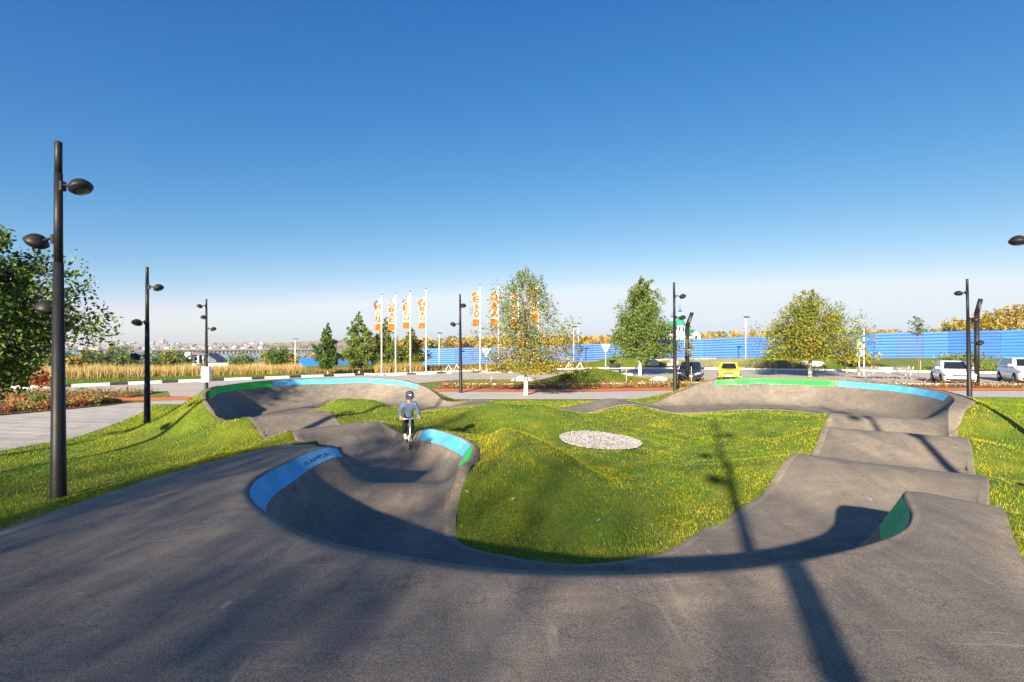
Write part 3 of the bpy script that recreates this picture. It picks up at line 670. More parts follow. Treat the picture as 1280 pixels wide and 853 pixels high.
# beds
def bed_plants(lo, up, n, cols, label, hmin=.1, hmax=.4, size=.09):
    x_, y_ = band_points(n, lo, up); h = RNG.uniform(0, 1, n)*RNG.uniform(hmin, hmax, n)*(1+.6*vnoise(x_*1.7, y_*1.7, 2)); z_ = TZ(x_, y_)+.06+h
    k = np.clip(((vnoise(x_*1.3, y_*1.5, 4)+1)/2*len(cols)+RNG.normal(0, .5, n)), 0, len(cols)-1).astype(int)
    c = np.array(cols)[k]*RNG.uniform(.6, 1.35, (n, 1))
    return leafmesh('bed_plants', np.stack([x_, y_, z_], 1), size, c, None, label, 'plants')
def leafmesh(name, P, size, c, parent, label=None, cat=None, asp=1.7):
    n = len(P); s = size*RNG.uniform(.6, 1.35, n)
    d = RNG.normal(size=(n, 3)); d /= np.linalg.norm(d, axis=1)[:, None]; e = np.cross(d, RNG.normal(size=(n, 3))); e /= np.linalg.norm(e, axis=1)[:, None]
    V = np.stack([P-d*(s*asp/2)[:, None], P+e*(s/2)[:, None]*.8, P+d*(s*asp/2)[:, None], P-e*(s/2)[:, None]*.8], 1)
    o = np_mesh(name, V.reshape(-1, 3), np.arange(4*n).reshape(-1, 4), 'leaf', parent=parent, col=np.repeat(c, 4, 0))
    if label: tag(o, label, cat, kind='stuff')
    return o
reds = [(.26, .14, .05), (.34, .11, .035), (.24, .19, .05), (.38, .26, .09), (.16, .17, .04)]
bed_plants([(-5, 33.9), (20, 33.3), (60, 31.6)], [(-5, 37.1), (15, 36.5), (60, 33.0)], 9000, reds, 'russet low plants in the long bed beside the red path')
bed_plants([(-58, 30.5), (-23.4, 30.8)], [(-58, 34.1), (-23.8, 34.5)], 7000, [(.24, .2, .05), (.28, .16, .05), (.17, .17, .04)], 'olive and brown low plants between the red path and the striped kerb')
bed_plants([(-44, 20.5), (-24.2, 21.6), (-21.5, 26.8)], [(-44, 28.0), (-24, 28.4), (-21.3, 28.0)], 11000, reds, 'orange brown ground cover in the bed beside the paved plaza')
# ---- trees
mat('birch_bark', (.62, .60, .55), (.10, .09, .08), scale=7, rough=.85, stops=(.55, .68), stretch=(1, 1, .35))
mat('birch_twig', (.30, .27, .23), (.12, .10, .085), scale=6, rough=.9)
mat('brown_bark', (.10, .07, .05), (.19, .14, .10), scale=9, rough=.95, bump=.6, bscale=30, stretch=(1, 1, .3))
PAL = {'green': [(.095, .175, .026), (.125, .21, .03), (.07, .13, .024)], 'yellowgreen': [(.21, .235, .03), (.28, .26, .03), (.15, .20, .03)],
       'gold': [(.44, .29, .025), (.36, .28, .035), (.50, .31, .025)], 'autumn': [(.46, .23, .035), (.38, .26, .035), (.26, .22, .035), (.50, .30, .035)],
       'dark': [(.045, .085, .016), (.07, .115, .02), (.03, .06, .014)], 'grey': [(.16, .20, .09), (.20, .23, .12)], 'red': [(.42, .06, .025), (.35, .09, .03)]}
def pick(names, wts, n, base=None):
    cols = []; ws = []
    for nm, w_ in zip(names, wts):
        for c in PAL[nm]: cols.append(c); ws.append(w_/len(PAL[nm]))
    ws = np.array(ws)/sum(ws); k = RNG.choice(len(cols), n, p=ws); return np.array(cols)[k]*RNG.uniform(.7, 1.3, (n, 1))
def crown_r(shape, t):
    if shape == 'cone': return (1-t)**.72*min(1, (t/.10)**.6) if t > 0 else 0
    if shape == 'weep': return (math.sin(math.pi*min(max(t, 0.01), .99)**.74)**.6)*(1-.25*t)
    if shape == 'broad': return (1-t)**.6*min(1, (max(t, 0)/.16)**.5)
    if shape == 'round': return math.sqrt(max(0, 1-(2*t-1)**2))*(1.05-.25*t)
    if shape == 'column': return (math.sin(math.pi*max(t, .02)**.8))**.45
    return 1
def tree(name, label, x, y, h, zc0, width, shape, pal, wts, leaves, lsize, bark='birch_bark', trunk_r=.09, group=None, cat='tree', droop=.0, nbr=26, lean=(0, 0), yellow_low=None, sparse=1.0, z=None, seed=0):
    rg = np.random.default_rng(seed+int(abs(x)*100+abs(y)*10))
    z0 = tz(x, y) if z is None else z
    root = thing(name, label, cat, (x, y, z0), 0, group)
    tr = MB(); n = 7
    pts = []
    for i in range(n+1):
        t = i/n; pts.append((lean[0]*t+.12*math.sin(3.1*t+x)*t*(h/8), lean[1]*t+.10*math.sin(2.3*t+y)*t*(h/8), -.08+t*(h*.97)))
    pts = [Vector(p) for p in pts]
    def trunk_at(zz):
        t = min(max((zz+.08)/(h*.97), 0), 1)*n; i = min(int(t), n-1); return pts[i].lerp(pts[i+1], t-i)
    rad_at = lambda zz: trunk_r*(1-.88*min(max((zz+.08)/(h*.97), 0), 1))+.006
    zsp = max(zc0*.7, .25); lows = [trunk_at(zsp*q) for q in (-.08/zsp, .15, .4, .7, 1.0)]
    tr.tube(lows, [rad_at(0)*1.25]+[rad_at(zsp*q) for q in (.15, .4, .7, 1.0)], 8)
    br = MB(); tips = []
    ups = [trunk_at(zsp*.97+(h*.97-zsp)*q) for q in np.linspace(0, 1, 8)]; br.tube(ups, [rad_at(zsp)*.99]+[rad_at(p_.z) for p_ in ups[1:]], 7)
    for k in range(nbr):
        t = ((k+.5)/nbr)**1.0; zz = zc0+(h-zc0)*t*.96
        r_ = crown_r(shape, t)*width/2*rg.uniform(.72, 1.12); a = k*2.399+rg.uniform(-.5, .5)
        b0 = trunk_at(max(zz-r_*(.55 if droop < .3 else .35), zc0*.75)); e = trunk_at(zz)+Vector((math.cos(a)*r_, math.sin(a)*r_, -droop*r_*.4))
        m_ = b0.lerp(e, .55)+Vector((0, 0, r_*(.12+droop*.35)))
        br.tube([b0, m_, e], [trunk_r*.30*(1-.6*t)+.004, trunk_r*.17*(1-.5*t)+.004, .004], 5, cap=False)
        tips.append((b0, m_, e, r_, t))
    tr.build('trunk', bark, root, True); br.build('branches', bark if bark != 'birch_bark' else 'birch_twig', root, True)
    ws = np.array([max(tp[3], .12) for tp in tips]); ws = ws**1.3*rg.uniform(.55, 1.45, len(ws)); ws /= ws.sum()
    idx = rg.choice(len(tips), leaves, p=ws); P = np.empty((leaves, 3)); T_ = np.empty(leaves)
    B0 = np.array([tuple(tp[0]) for tp in tips]); M0 = np.array([tuple(tp[1]) for tp in tips]); E0 = np.array([tuple(tp[2]) for tp in tips]); RR = np.array([tp[3] for tp in tips])
    # twigs on each branch, leaves gather round twigs
    ntw = 9; tw = rg.uniform(.25, 1.04, (len(tips), ntw)); toff = rg.normal(0, .20, (len(tips), ntw, 3))*np.maximum(RR, .25)[:, None, None]
    kt = rg.integers(0, ntw, leaves); u = tw[idx, kt][:, None]
    base = (1-u)**2*B0[idx]+2*u*(1-u)*M0[idx]+u*u*E0[idx]
    sp = (np.maximum(RR[idx], .3)*.115*sparse)[:, None]
    P = base+toff[idx, kt]+rg.normal(0, 1, (leaves, 3))*sp
    hang = np.abs(rg.normal(0, 1, leaves))*droop*np.maximum(RR[idx], .4)*.65
    P[:, 2] -= hang
    P[:, 2] = np.maximum(P[:, 2], zc0*.72+.1*rg.random(leaves))
    c = pick(pal, wts, leaves)
    if yellow_low:
        t = np.clip((P[:, 2]-zc0)/(h-zc0), 0, 1); use = rg.random(leaves) < np.clip(yellow_low[1]*(1-t*1.5)+.35*vnoise(P[:, 0]*1.5, P[:, 2]*1.3, x), 0, 1)
        c[use] = pick([yellow_low[0]], [1], int(use.sum()))
    cr = leafmesh('crown', P, lsize, c, root)
    return root
tree('birch_tree', 'tall birch with a thin weeping crown turning golden beside the red path', .80, 29.6, 7.7, 1.9, 5.8, 'weep', ['grey', 'green', 'yellowgreen'], [.45, .3, .25], 17000, .085, droop=.75, trunk_r=.13, yellow_low=('gold', .5), nbr=30, group='birches on the lawns', sparse=.85)
tree('birch_tree', 'dense green cone shaped birch on the lawn left of the dark car', 11.7, 46.8, 9.4, 2.2, 6.6, 'cone', ['green', 'yellowgreen', 'grey'], [.65, .2, .15], 26000, .125, trunk_r=.17, droop=.1, nbr=44, group='birches on the lawns')
tree('birch_tree', 'broad yellow green birch with a pale trunk behind the bright green berm band', 26.2, 45.0, 7.9, 2.1, 9.0, 'broad', ['yellowgreen', 'green', 'gold'], [.66, .28, .06], 24000, .125, trunk_r=.17, droop=.3, nbr=40, yellow_low=('gold', .10), group='birches on the lawns')
for (px, d, top, wpx, pal, lab) in [(410, 60, 402, 30, ['green', 'dark'], 'small pointed green tree beyond the far berm, first before the flagpoles'), (449, 61, 386, 42, ['green', 'yellowgreen'], 'taller loose pointed tree just before the first flagpole'),
        (482, 63, 394, 38, ['green', 'yellowgreen'], 'pointed tree standing behind the first two flagpoles'), (514, 64, 408, 36, ['yellowgreen', 'green'], 'shorter pointed tree standing behind the third flagpole')]:
    X = (px-640)/640*d; zb = tz(X, d)
    tree('pointed_tree', lab, X, d, CZ+(432-top)*d/640-zb, .9, wpx*d/640*1.1, 'cone', pal, [.6, .4], 9000, .15, trunk_r=.09, nbr=30, group='trees behind the flagpoles')
tree('linden_tree', 'leafy green tree beside the front lamp post with dark and yellowish leaves', -14.9, 13.9, 6.8, 2.1, 4.3, 'round', ['dark', 'green', 'yellowgreen'], [.3, .58, .12], 34000, .085, bark='brown_bark', trunk_r=.11, nbr=38, sparse=1.1)
def bush(name, label, x, y, h, wd, pal, wts, n, ls, cat='bush', group=None, z=None):
    z0 = tz(x, y) if z is None else z; root = thing(name, label, cat, (x, y, z0), 0, group)
    st_ = MB()
    for k in range(5):
        a = k*1.3+x; st_.tube([(0, 0, -.05), (math.cos(a)*wd*.12, math.sin(a)*wd*.12, h*.35), (math.cos(a)*wd*.25, math.sin(a)*wd*.25, h*.7)], [.02*h, .014*h, .004], 5)
    st_.build('stem', 'brown_bark', root)
    nb = 14; cb = RNG.normal(0, 1, (nb, 3))*np.array([wd*.2, wd*.2, h*.17])+np.array([0, 0, h*.52]); k = RNG.integers(0, nb, n)
    P = cb[k]+RNG.normal(0, 1, (n, 3))*np.array([wd*.13, wd*.13, h*.13]); P[:, 2] = np.clip(P[:, 2], .02, h*1.05)
    leafmesh('crown', P, ls, pick(pal, wts, n), root); return root
bush('round_bush', 'pointed dark green bush beyond the reeds near the far berm', (350-640)/640*72, 72, 3.6, 3.0, ['green', 'dark'], [.7, .3], 1500, .2)
bush('round_bush', 'wide rounded green bush before the river', (301-640)/640*82, 82, 3.0, 4.8, ['green', 'yellowgreen'], [.6, .4], 1600, .24)
bush('round_bush', 'yellow tinged bush behind the two white cars', 38.5, 57, 2.3, 3.0, ['yellowgreen', 'gold'], [.7, .3], 1100, .17, group='bushes behind the white cars')
bush('round_bush', 'wide pale green bush behind the white hatchback', 46.8, 53, 1.9, 4.2, ['yellowgreen', 'green'], [.7, .3], 1300, .17, group='bushes behind the white cars')
bush('red_shrub', 'small scarlet shrub below the leafy tree by the striped kerb', -34.6, 37.6, 1.2, 1.1, ['red'], [1], 260, .16, cat='shrub')
bush('green_shrub', 'bright green tuft in the bed beside the paved plaza', -24.2, 26.2, .75, 1.0, ['green'], [1], 300, .1, cat='shrub')
def sapling(label, px, d, top, base_bare, wpx, pal, n, group='saplings on the lawns', stakes=True, ls=.13):
    X = (px-640)/640*d; zb = tz(X, d); h = CZ+(432-top)*d/640-zb
    o = tree('sapling', label, X, d, h, h*base_bare, wpx*d/640, 'column', pal, [1/len(pal)]*len(pal), n, ls, bark='brown_bark', trunk_r=.035, cat='sapling', nbr=14, group=group)
    if stakes: MB().box((.16, -.05, .6), (.035, .035, 1.3)).build('stake', mat('stake_wood', (.42, .36, .29), (.5, .43, .34), scale=8), o)
sapling('thin sapling with a narrow green plume left of the white lamp pole', 709, 66, 415, .35, 10, ['green', 'yellowgreen'], 380)
sapling('thin sapling with a narrow green plume right of the white lamp pole', 725, 66, 414, .32, 9, ['green'], 380)
sapling('tall sparse sapling beside the bent black lamp over the dark car', 861, 37, 405, .38, 16, ['green', 'grey', 'gold'], 520, ls=.1)
sapling('bare stemmed sapling with a tufted top before the blue fence', 1148, 50, 395, .68, 20, ['green', 'dark'], 330)
sapling('slender reddish sapling beside the broad birch', 1056, 50, 415, .40, 8, ['autumn'], 240)
# thin stakes standing in the verge
mat('white_paint', (.78, .78, .76), (.70, .70, .68), scale=6, rough=.55); mat('stake_wood', (.55, .46, .36), (.65, .55, .42), scale=8)
for (px, d, top, lab) in [(614, 37.5, 470, 'thin pale stake in the lawn strip left of the birch'), (697, 37.3, 467, 'thin pale stake below the grass mound'), (783, 37, 459, 'thin pale stake left of the green birch trunk'), (775, 52, 448, 'short white post behind the lawn strip'), (962, 49, 448, 'slim stake beneath the yellow green birch'), (970, 47.5, 455, 'short slim stake near the yellow car')]:
    X = (px-640)/640*d; zb = tz(X, d); h = CZ+(432-top)*d/640-zb
    o = MB().tube([(0, 0, -.1), (0, 0, h*.5), (.01, 0, h)], [.024, .022, .02], 6).build('stake', 'stake_wood'); o.location = (X, d, zb); tag(o, lab, 'stake')
# grass mounds
def mound(name, x, y, rx, ry, h, dens, dry_):
    n = 40; rr = np.linspace(0, 1, 16); V = []; 
    for r_ in rr:
        for t in np.linspace(0, 2*np.pi, n, endpoint=False):
            xx = x+rx*r_*math.cos(t); yy = y+ry*r_*math.sin(t); V.append((xx, yy, tz(xx, yy)-.03+h*(math.cos(math.pi*min(r_, 1))*.5+.5)*(1+.12*math.sin(2*t+x))))
    F = [(i*n+j, i*n+(j+1) % n, (i+1)*n+(j+1) % n, (i+1)*n+j) for i in range(15) for j in range(n)]
    struct(meshobj(name, V, F, 'lawn_soil', smooth=True))
    m = int(dens*rx*ry*3.1); r_ = np.sqrt(RNG.random(m)); t = RNG.random(m)*2*np.pi; xx = x+rx*r_*np.cos(t); yy = y+ry*r_*np.sin(t)
    zz = TZ(xx, yy)-.03+h*(np.cos(np.pi*r_)*.5+.5)*(1+.12*np.sin(2*t+x))
    k = np.clip(dry_+.4*vnoise(xx, yy, 1)+RNG.normal(0, .2, m), 0, 1)[:, None]
    return xx, yy, zz, np.array([.09, .16, .015])*(1-k)+np.array([.24, .22, .03])*k
a1 = mound('grass_mound', 6.2, 40.2, 5.2, 2.4, .95, 500, .3)
a2 = mound('grass_hillock', 35, 62, 11, 5, 1.5, 120, .15)
a3 = mound('grass_hillock', 14.5, 66, 8, 4, 1.2, 120, .2)
xx, yy, zz, cc = [np.concatenate([a1[k], a2[k], a3[k]]) for k in range(4)]
blades('mound_grass', xx, yy, zz, .15, .06, .6, cc, 'mown grass on the low mounds beyond the red path', 'grass')
# boulders
mat('boulder_stone', (.36, .33, .29), (.55, .52, .46), scale=2.5, rough=.9, bump=.5, bscale=14, bdist=.04)
def boulder(x, y, z, sx, sy, sz, label, group, seed):
    bm = bmesh.new(); bmesh.ops.create_icosphere(bm, subdivisions=3, radius=1)
    rg = random.Random(seed); ph = [rg.uniform(0, 6) for _ in range(6)]
    for v in bm.verts:
        c = v.co; f = 1+.16*math.sin(2.1*c.x+ph[0])*math.sin(2.7*c.y+ph[1])+.12*math.sin(3.3*c.z+ph[2])*math.cos(2.9*c.x+ph[3])
        v.co = Vector((c.x*f*sx, c.y*f*sy, max(c.z, -.5)*f*sz))
    me = bpy.data.meshes.new('boulder'); bm.to_mesh(me); bm.free(); me.materials.append(MATS['boulder_stone'])
    me.polygons.foreach_set('use_smooth', [True]*len(me.polygons))
    o = link(bpy.data.objects.new('boulder', me)); o.location = (x, y, z+sz*.3); return tag(o, label, 'boulder', group)
boulder(34.0, 57.8, tz(34, 57.8)+.30, 1.25, .7, .62, 'large pale boulder on the green hillock beside the birch trunk', 'boulders on the lawns', 1)
boulder(38.9, 58.4, tz(38.9, 58.4)+.55, .9, .6, .55, 'smaller grey boulder on the hillock, further from the birch trunk', 'boulders on the lawns', 2)
boulder(.9, 40.8, tz(.9, 40.8), .9, .5, .36, 'pale boulder lying at the foot of the grass mound behind the weeping birch', 'boulders on the lawns', 3)
boulder(11.2, 39.2, tz(11.2, 39.2), .75, .4, .3, 'pale boulder on the lawn strip left of the dark car', 'boulders on the lawns', 4)
boulder(16.9, 61.5, tz(16.9, 61.5)+.35, .7, .5, .5, 'small pale boulder behind the dark car on the low hillock', 'boulders on the lawns', 5)
boulder(19.3, 61.5, tz(19.3, 61.5)+.35, .8, .5, .5, 'pinkish boulder behind the dark car on the low hillock', 'boulders on the lawns', 6)
# ------------------------------------------------------------------ lamp posts
mat('lamp_black', (.010, .0105, .012), (.016, .016, .018), scale=5, rough=.5, spec=.3)
mat('lamp_glass', (.10, .095, .085), rough=.12, spec=.7)
mat('concrete', (.40, .39, .37), (.5, .49, .46), scale=4, rough=.9)
def lamp(label, x, y, H, heads, group='black floodlight posts', z=None, lean=0.0):
    z0 = tz(x, y) if z is None else z
    root = thing('lamp_post', label, 'lamp', (x, y, z0), 0, group); root.rotation_euler = (0, lean, 0)
    MB().lathe([(.120, -.3), (.118, .0), (.116, .02), (.074, H*.66)], n=16).build('lower_pole', 'lamp_black', root, True)
    MB().lathe([(.066, H*.65), (.062, H-.55)], n=16).build('upper_pole', 'lamp_black', root, True)
    MB().lathe([(.056, H-.6), (.056, H-.012), (.045, H)], n=16).build('top_sleeve', 'lamp_black', root, True)
    pl = MB().lathe([(.16, -.06), (.16, .012), (.11, .03)], n=16).build('base_flange', 'lamp_black', root, True)
    for (hz, az, tilt) in heads:
        a = R(az); dv = Vector((math.cos(a), math.sin(a), 0))
        arm = MB().box(dv*.085+Vector((0, 0, hz)), (.05, .09, .16), rz=a).tube([dv*.08+Vector((0, 0, hz+.02)), dv*.2+Vector((0, 0, hz+.01)), dv*.32+Vector((0, 0, hz-.02))], .026, 8)
        arm = arm.build('bracket', 'lamp_black', root)
        M = Matrix.Translation(dv*.44+Vector((0, 0, hz-.03))) @ Matrix.Rotation(a, 4, 'Z') @ Matrix.Rotation(R(tilt), 4, 'Y') @ Matrix.Diagonal((.76, .76, 1.0, 1))
        hd = MB().lathe([(.02, .135), (.08, .13), (.15, .10), (.21, .045), (.24, .0), (.243, -.02), (.225, -.045), (.17, -.085), (.16, -.09), (.15, -.08), (.02, -.08)], M, 20).build('lamp_head', 'lamp_black', root, True)
        MB().lathe([(.15, -.082), (.12, -.105), (.02, -.115)], M, 20).build('lens', 'lamp_glass', hd, True)
    return root
def at(px, d): return (px-640)/640*d
lamp('tall black floodlight post on the grass bank beside the leafy tree', at(73, 8.92), 8.92, 6.2, [(5.42, -8, -24), (4.50, 172, -26), (3.35, 150, -20)], z=.10)
lamp('black floodlight post on the lawn at the edge of the paved plaza', at(184, 19.84), 19.84, 6.2, [(5.42, 0, -24), (4.05, -100, -20), (2.75, 185, -25)], z=-.41)
o = lamp('black floodlight post with a white sheet wrapped round its foot', at(258, 33.6), 33.6, 6.2, [(5.75, 180, -24), (5.0, -80, -20), (4.25, 5, -24)], z=-.40)
MB().lathe([(.27, .75), (.30, 1.2), (.29, 1.6), (.26, 1.75)], n=12).build('wrapped_sheet', 'white_paint', o)
lamp('black floodlight post behind the grass bank right of the flag row', at(576, 31), 31, 6.2, [(5.5, -60, -20), (4.4, 178, -25), (3.15, -30, -22)], z=-.35, lean=R(-.4))
lamp('black floodlight post on the lawn before the dark car', at(844, 27.6), 27.6, 6.2, [(5.45, -15, -20), (4.3, -40, -18), (3.0, 190, -25)], z=-.05, lean=R(-.6))
lamp('black floodlight post at the foot of the yellow grass bank by the white cars', at(1212, 26.1), 26.1, 6.2, [(5.5, 178, -10), (4.15, 8, -24), (2.95, -30, -20)], z=-.06, lean=R(-1.2))
lamp('black floodlight post on the side lawn nearest the right asphalt edge of the near berm', 6.9, 4.4, 6.2, [(5.45, 20, -20), (4.47, 182, -20), (3.4, 250, -20)])
lamp('black floodlight post on the side lawn beyond the rollers', 13.22, 12.95, 6.2, [(5.45, 182, -4), (4.5, 20, -20), (3.4, 250, -20)], z=-.03)
lamp('black floodlight post on the lawn left of the leafy tree', -13.2, 7.9, 6.2, [(5.45, 20, -24), (4.5, 185, -24), (3.4, 110, -20)])
lamp('black floodlight post rising from the asphalt rim of the near berm', -.05, -2.1, 6.3, [(5.45, 20, -24), (4.5, 190, -24), (3.4, 110, -20)], z=1.1)
# bent street lamps
def bent_lamp(label, px, d, top, kink, dx):
    x = at(px, d); z0 = tz(x, d); H = CZ+(432-top)*d/640-z0; K = CZ+(432-kink)*d/640-z0
    root = thing('bent_lamp', label, 'lamp', (x, d, z0), 0, 'bent black street lamps')
    MB().tube([(0, 0, -.2), (0, 0, K)], [.15, .14], 12).build('pole', 'lamp_black', root, True)
    a = MB().tube([(0, 0, K-.05), (dx*d/640, -.2, H)], [.15, .13], 12).build('bent_head', 'lamp_black', root, True)
    MB().box((dx*d/640*.55, -.23, K+(H-K)*.55), (.12, .05, (H-K)*.7), ry=math.atan2(dx*d/640, H-K)).build('light_panel', 'lamp_glass', a)
bent_lamp('black street lamp bent at the top, in front of the dark car', 859, 37, 391, 407, 5)
bent_lamp('black street lamp bent at the top, between the two white cars', 1221, 34.8, 374, 391, 1.5)
# ------------------------------------------------------------------ flagpoles
mat('flag_white', (.62, .58, .55), (.70, .67, .64), scale=3, rough=.8, transl=.25); mat('flag_orange', (.60, .115, .004), (.68, .145, .006), scale=3, rough=.8, transl=.25)
mat('flag_grey', (.16, .17, .22), rough=.8)
def flagpole(px, d, top, f0, f1, txt, ph, label, grey=True):
    x = at(px, d); z0 = tz(x, d); H = CZ+(432-top)*d/640-z0
    root = thing('flagpole', label, 'flagpole', (x, d, z0), 0, 'white flagpoles along the kerb')
    MB().box((0, 0, .12), (.55, .55, .24), bev=.04).build('foot', 'kerb_white', root)
    MB().tube([(0, 0, .1), (0, 0, H*.5), (0, 0, H)], [.075, .062, .045], 10).build('pole', 'white_paint', root, True)
    MB().lathe([(.01, H), (.06, H+.03), (.07, H+.08), (.04, H+.14), (.005, H+.16)], n=10).build('finial', 'lamp_black', root, True)
    zt = CZ+(432-f0)*d/640-z0; zb = CZ+(432-f1)*d/640-z0; wd = .80
    def S(u, v, off=0.0):      # u 0 at pole..1 free side, v 0 bottom..1 top
        sag = (.30+.35*abs(math.sin(ph*2.3)))*u*u*max(0, v-.78)/.22
        squeeze = 1-.30*math.sin(math.pi*min(v*1.1, 1))*(.6+.4*math.sin(ph*2))
        yy = (.12+.10*math.sin(ph*3))*u*math.sin(5*u+(4+2.5*math.sin(ph*5))*v+ph)+.06*math.sin(11*v+ph*1.7)*u
        return Vector((-.07-u*wd*squeeze, yy+off, zb+(zt-zb)*v-sag))
    nu, nv = 8, 26
    V = [S(i/nu, j/nv) for j in range(nv+1) for i in range(nu+1)]; F = [(j*(nu+1)+i, j*(nu+1)+i+1, (j+1)*(nu+1)+i+1, (j+1)*(nu+1)+i) for j in range(nv) for i in range(nu)]
    fl = meshobj('flag', V, F, 'flag_white', root, True); fl['label'] = 'white vertical flag with orange lettering and an orange block'
    for sgn in (-1, 1):
        # orange block at the foot and the small one at the head
        for (u0, u1, v0, v1, m_) in ((.0, 1, .0, .20, 'flag_orange'), (.35, 1, .88, 1.0, 'flag_grey' if grey else 'flag_orange')):
            V = [S(u0+(u1-u0)*i/6, v0+(v1-v0)*j/5, sgn*.012) for j in range(6) for i in range(7)]
            meshobj('printed_block', V, [(j*7+i, j*7+i+1, (j+1)*7+i+1, (j+1)*7+i) for j in range(5) for i in range(6)], m_, fl, True)
        if sgn == -1:
            hgt = .62/len(txt)
            for k, chx in enumerate(txt):
                TV, TF = TEXTS[chx]; mx, my = TV[:, 0].max(), TV[:, 1].max()
                v0 = .86-hgt*(k+1)+.012
                V = [S(.99-.97*p[0]/mx, v0+(hgt-.008)*p[1]/my, -.012) for p in TV]
                meshobj('letter', V, TF, 'flag_orange', fl)
    return root
TEXTS = {c: text_mesh(c, .055) for c in 'BAODEH'}
for px, d, top, f0, f1, txt, ph, lab, gr in [
    (477, 55.6, 369, 374, 413, 'HAB', .3, 'white flagpole with an orange lettered flag, first of the row beside the pointed trees', True),
    (494.5, 55.6, 367.5, 373, 413, 'OBAE', 1.5, 'white flagpole with an orange lettered flag, second from the pointed tree end', True),
    (513, 55.6, 365.5, 371, 411, 'ABAO', 2.4, 'white flagpole with an orange lettered flag, third from the pointed tree end', True),
    (532.5, 55.6, 362, 372, 411, 'HBAO', 3.6, 'white flagpole with an orange lettered flag, fourth and just before the gap in the row', False),
    (600, 55.6, 357.5, 364, 408, 'EAO', 4.1, 'white flagpole with an orange lettered flag, first after the gap in the row', False),
    (623, 55.6, 357, 363, 408, 'HBA', 5.0, 'white flagpole with an orange lettered flag, left edge of the weeping birch crown', False),
    (648, 55.6, 356, 363, 408, 'OBAE', .9, 'white flagpole with an orange lettered flag, hidden behind the weeping birch crown', False),
    (673, 55.6, 354, 356, 402, 'BAO', 2.0, 'white flagpole with an orange lettered flag, last of the row behind the birch', False)]:
    flagpole(px, d, top, f0, f1, txt, ph, lab, gr)
# ------------------------------------------------------------------ blue fence
for k, c in enumerate(((.004, .072, .30), (.005, .085, .34), (.006, .095, .37), (.010, .080, .29), (.004, .10, .40))):
    mat('fence_blue_%d' % k, c, tuple(min(1, 1.35*q) for q in c), scale=.8, rough=.45, spec=.5, stretch=(.3, .3, 4), stops=(.35, .8))
mat('fence_post', (.012, .05, .17), rough=.6)
def fence(keys, label, step=3.0):
    P = []
    for px, d, yb, yt in keys: P.append((at(px, d), d, CZ-(yb-432)*d/640, CZ-(yt-432)*d/640))
    P = np.array(P); s = np.r_[0, np.cumsum(np.linalg.norm(np.diff(P[:, :2], axis=0), axis=1))]; n = max(1, int(s[-1]/step))
    Q = np.stack([np.interp(np.linspace(0, s[-1], n+1), s, P[:, k]) for k in range(4)], 1)
    Q[:, 3] += RNG.normal(0, .05, n+1)
    root = thing('blue_fence', label, 'fence', (Q[0, 0], Q[0, 1], Q[0, 2]))
    o0 = Vector((Q[0, 0], Q[0, 1], Q[0, 2]))
    for i in range(n):
        a, b = Q[i], Q[i+1]; dv = Vector((b[0]-a[0], b[1]-a[1], 0)).normalized(); nv = Vector((dv.y, -dv.x, 0))
        if nv.y > 0: nv = -nv
        V = []; rows = 45; tilt = RNG.normal(0, .02)
        for k in range(rows+1):
            v = k/rows; ph_ = (k % 5); bulge = (.0, .045, .05, .05, .045)[ph_]
            for q, e in ((a, .02), (b, -.02)):
                p = Vector((q[0], q[1], q[2]-.25+(q[3]-q[2]+.25)*v))+dv*e+nv*(bulge+tilt*v)-o0; V.append(p)
        meshobj('fence_panel', V, [(2*k, 2*k+1, 2*k+3, 2*k+2) for k in range(rows)], 'fence_blue_%d' % RNG.integers(5), root)
    for i in range(0, n+1, 2):
        a = Q[i]; MB().box((a[0]-o0.x, a[1]+.06-o0.y, (a[2]+a[3])/2-o0.z), (.12, .1, a[3]-a[2]+.2)).build('post', 'fence_post', root)
fence([(528, 93, 457.5, 436.5), (560, 92.5, 457, 435.5), (640, 91, 456, 433.5), (740, 89, 454, 430), (840, 86, 450, 425), (900, 84, 448.5, 422.5), (1000, 81, 448, 419.5), (1100, 78, 447.5, 416.5), (1180, 75, 447.5, 414.5), (1280, 72, 447, 412.5), (1400, 68, 446, 408)],
      'long bright blue ribbed sheet fence running behind the car park')
fence([(374, 118, 457, 448), (402, 116, 457, 447.5), (424, 115, 457, 449)], 'short blue fence beyond the reeds by the river', 4)
fence([(424, 108, 456, 450), (458, 106, 457, 451), (500, 104, 458, 452), (528, 102, 458, 450)], 'low blue fence stub behind the pointed trees', 3)
# pale low wall before the fence
o = MB()
w0 = [(760, 82, 452), (830, 80, 450.5), (895, 79, 449)]
pts = [(at(p, d), d, CZ-(y-432)*d/640) for p, d, y in w0]
wl_ = thing('low_wall', 'long low pale concrete wall in front of the blue fence', 'wall', pts[0])
for a, b in zip(pts[:-1], pts[1:]):
    L_ = math.hypot(b[0]-a[0], b[1]-a[1]); n = 3
    for k in range(n):
        t = (k+.5)/n; MB().box(((a[0]+(b[0]-a[0])*t)-pts[0][0], (a[1]+(b[1]-a[1])*t)-pts[0][1], (a[2]+(b[2]-a[2])*t)-.45-pts[0][2]), (L_/n-.03, .3, 1.3), rz=math.atan2(b[1]-a[1], b[0]-a[0]), bev=.03).build('wall_block', 'concrete', wl_)
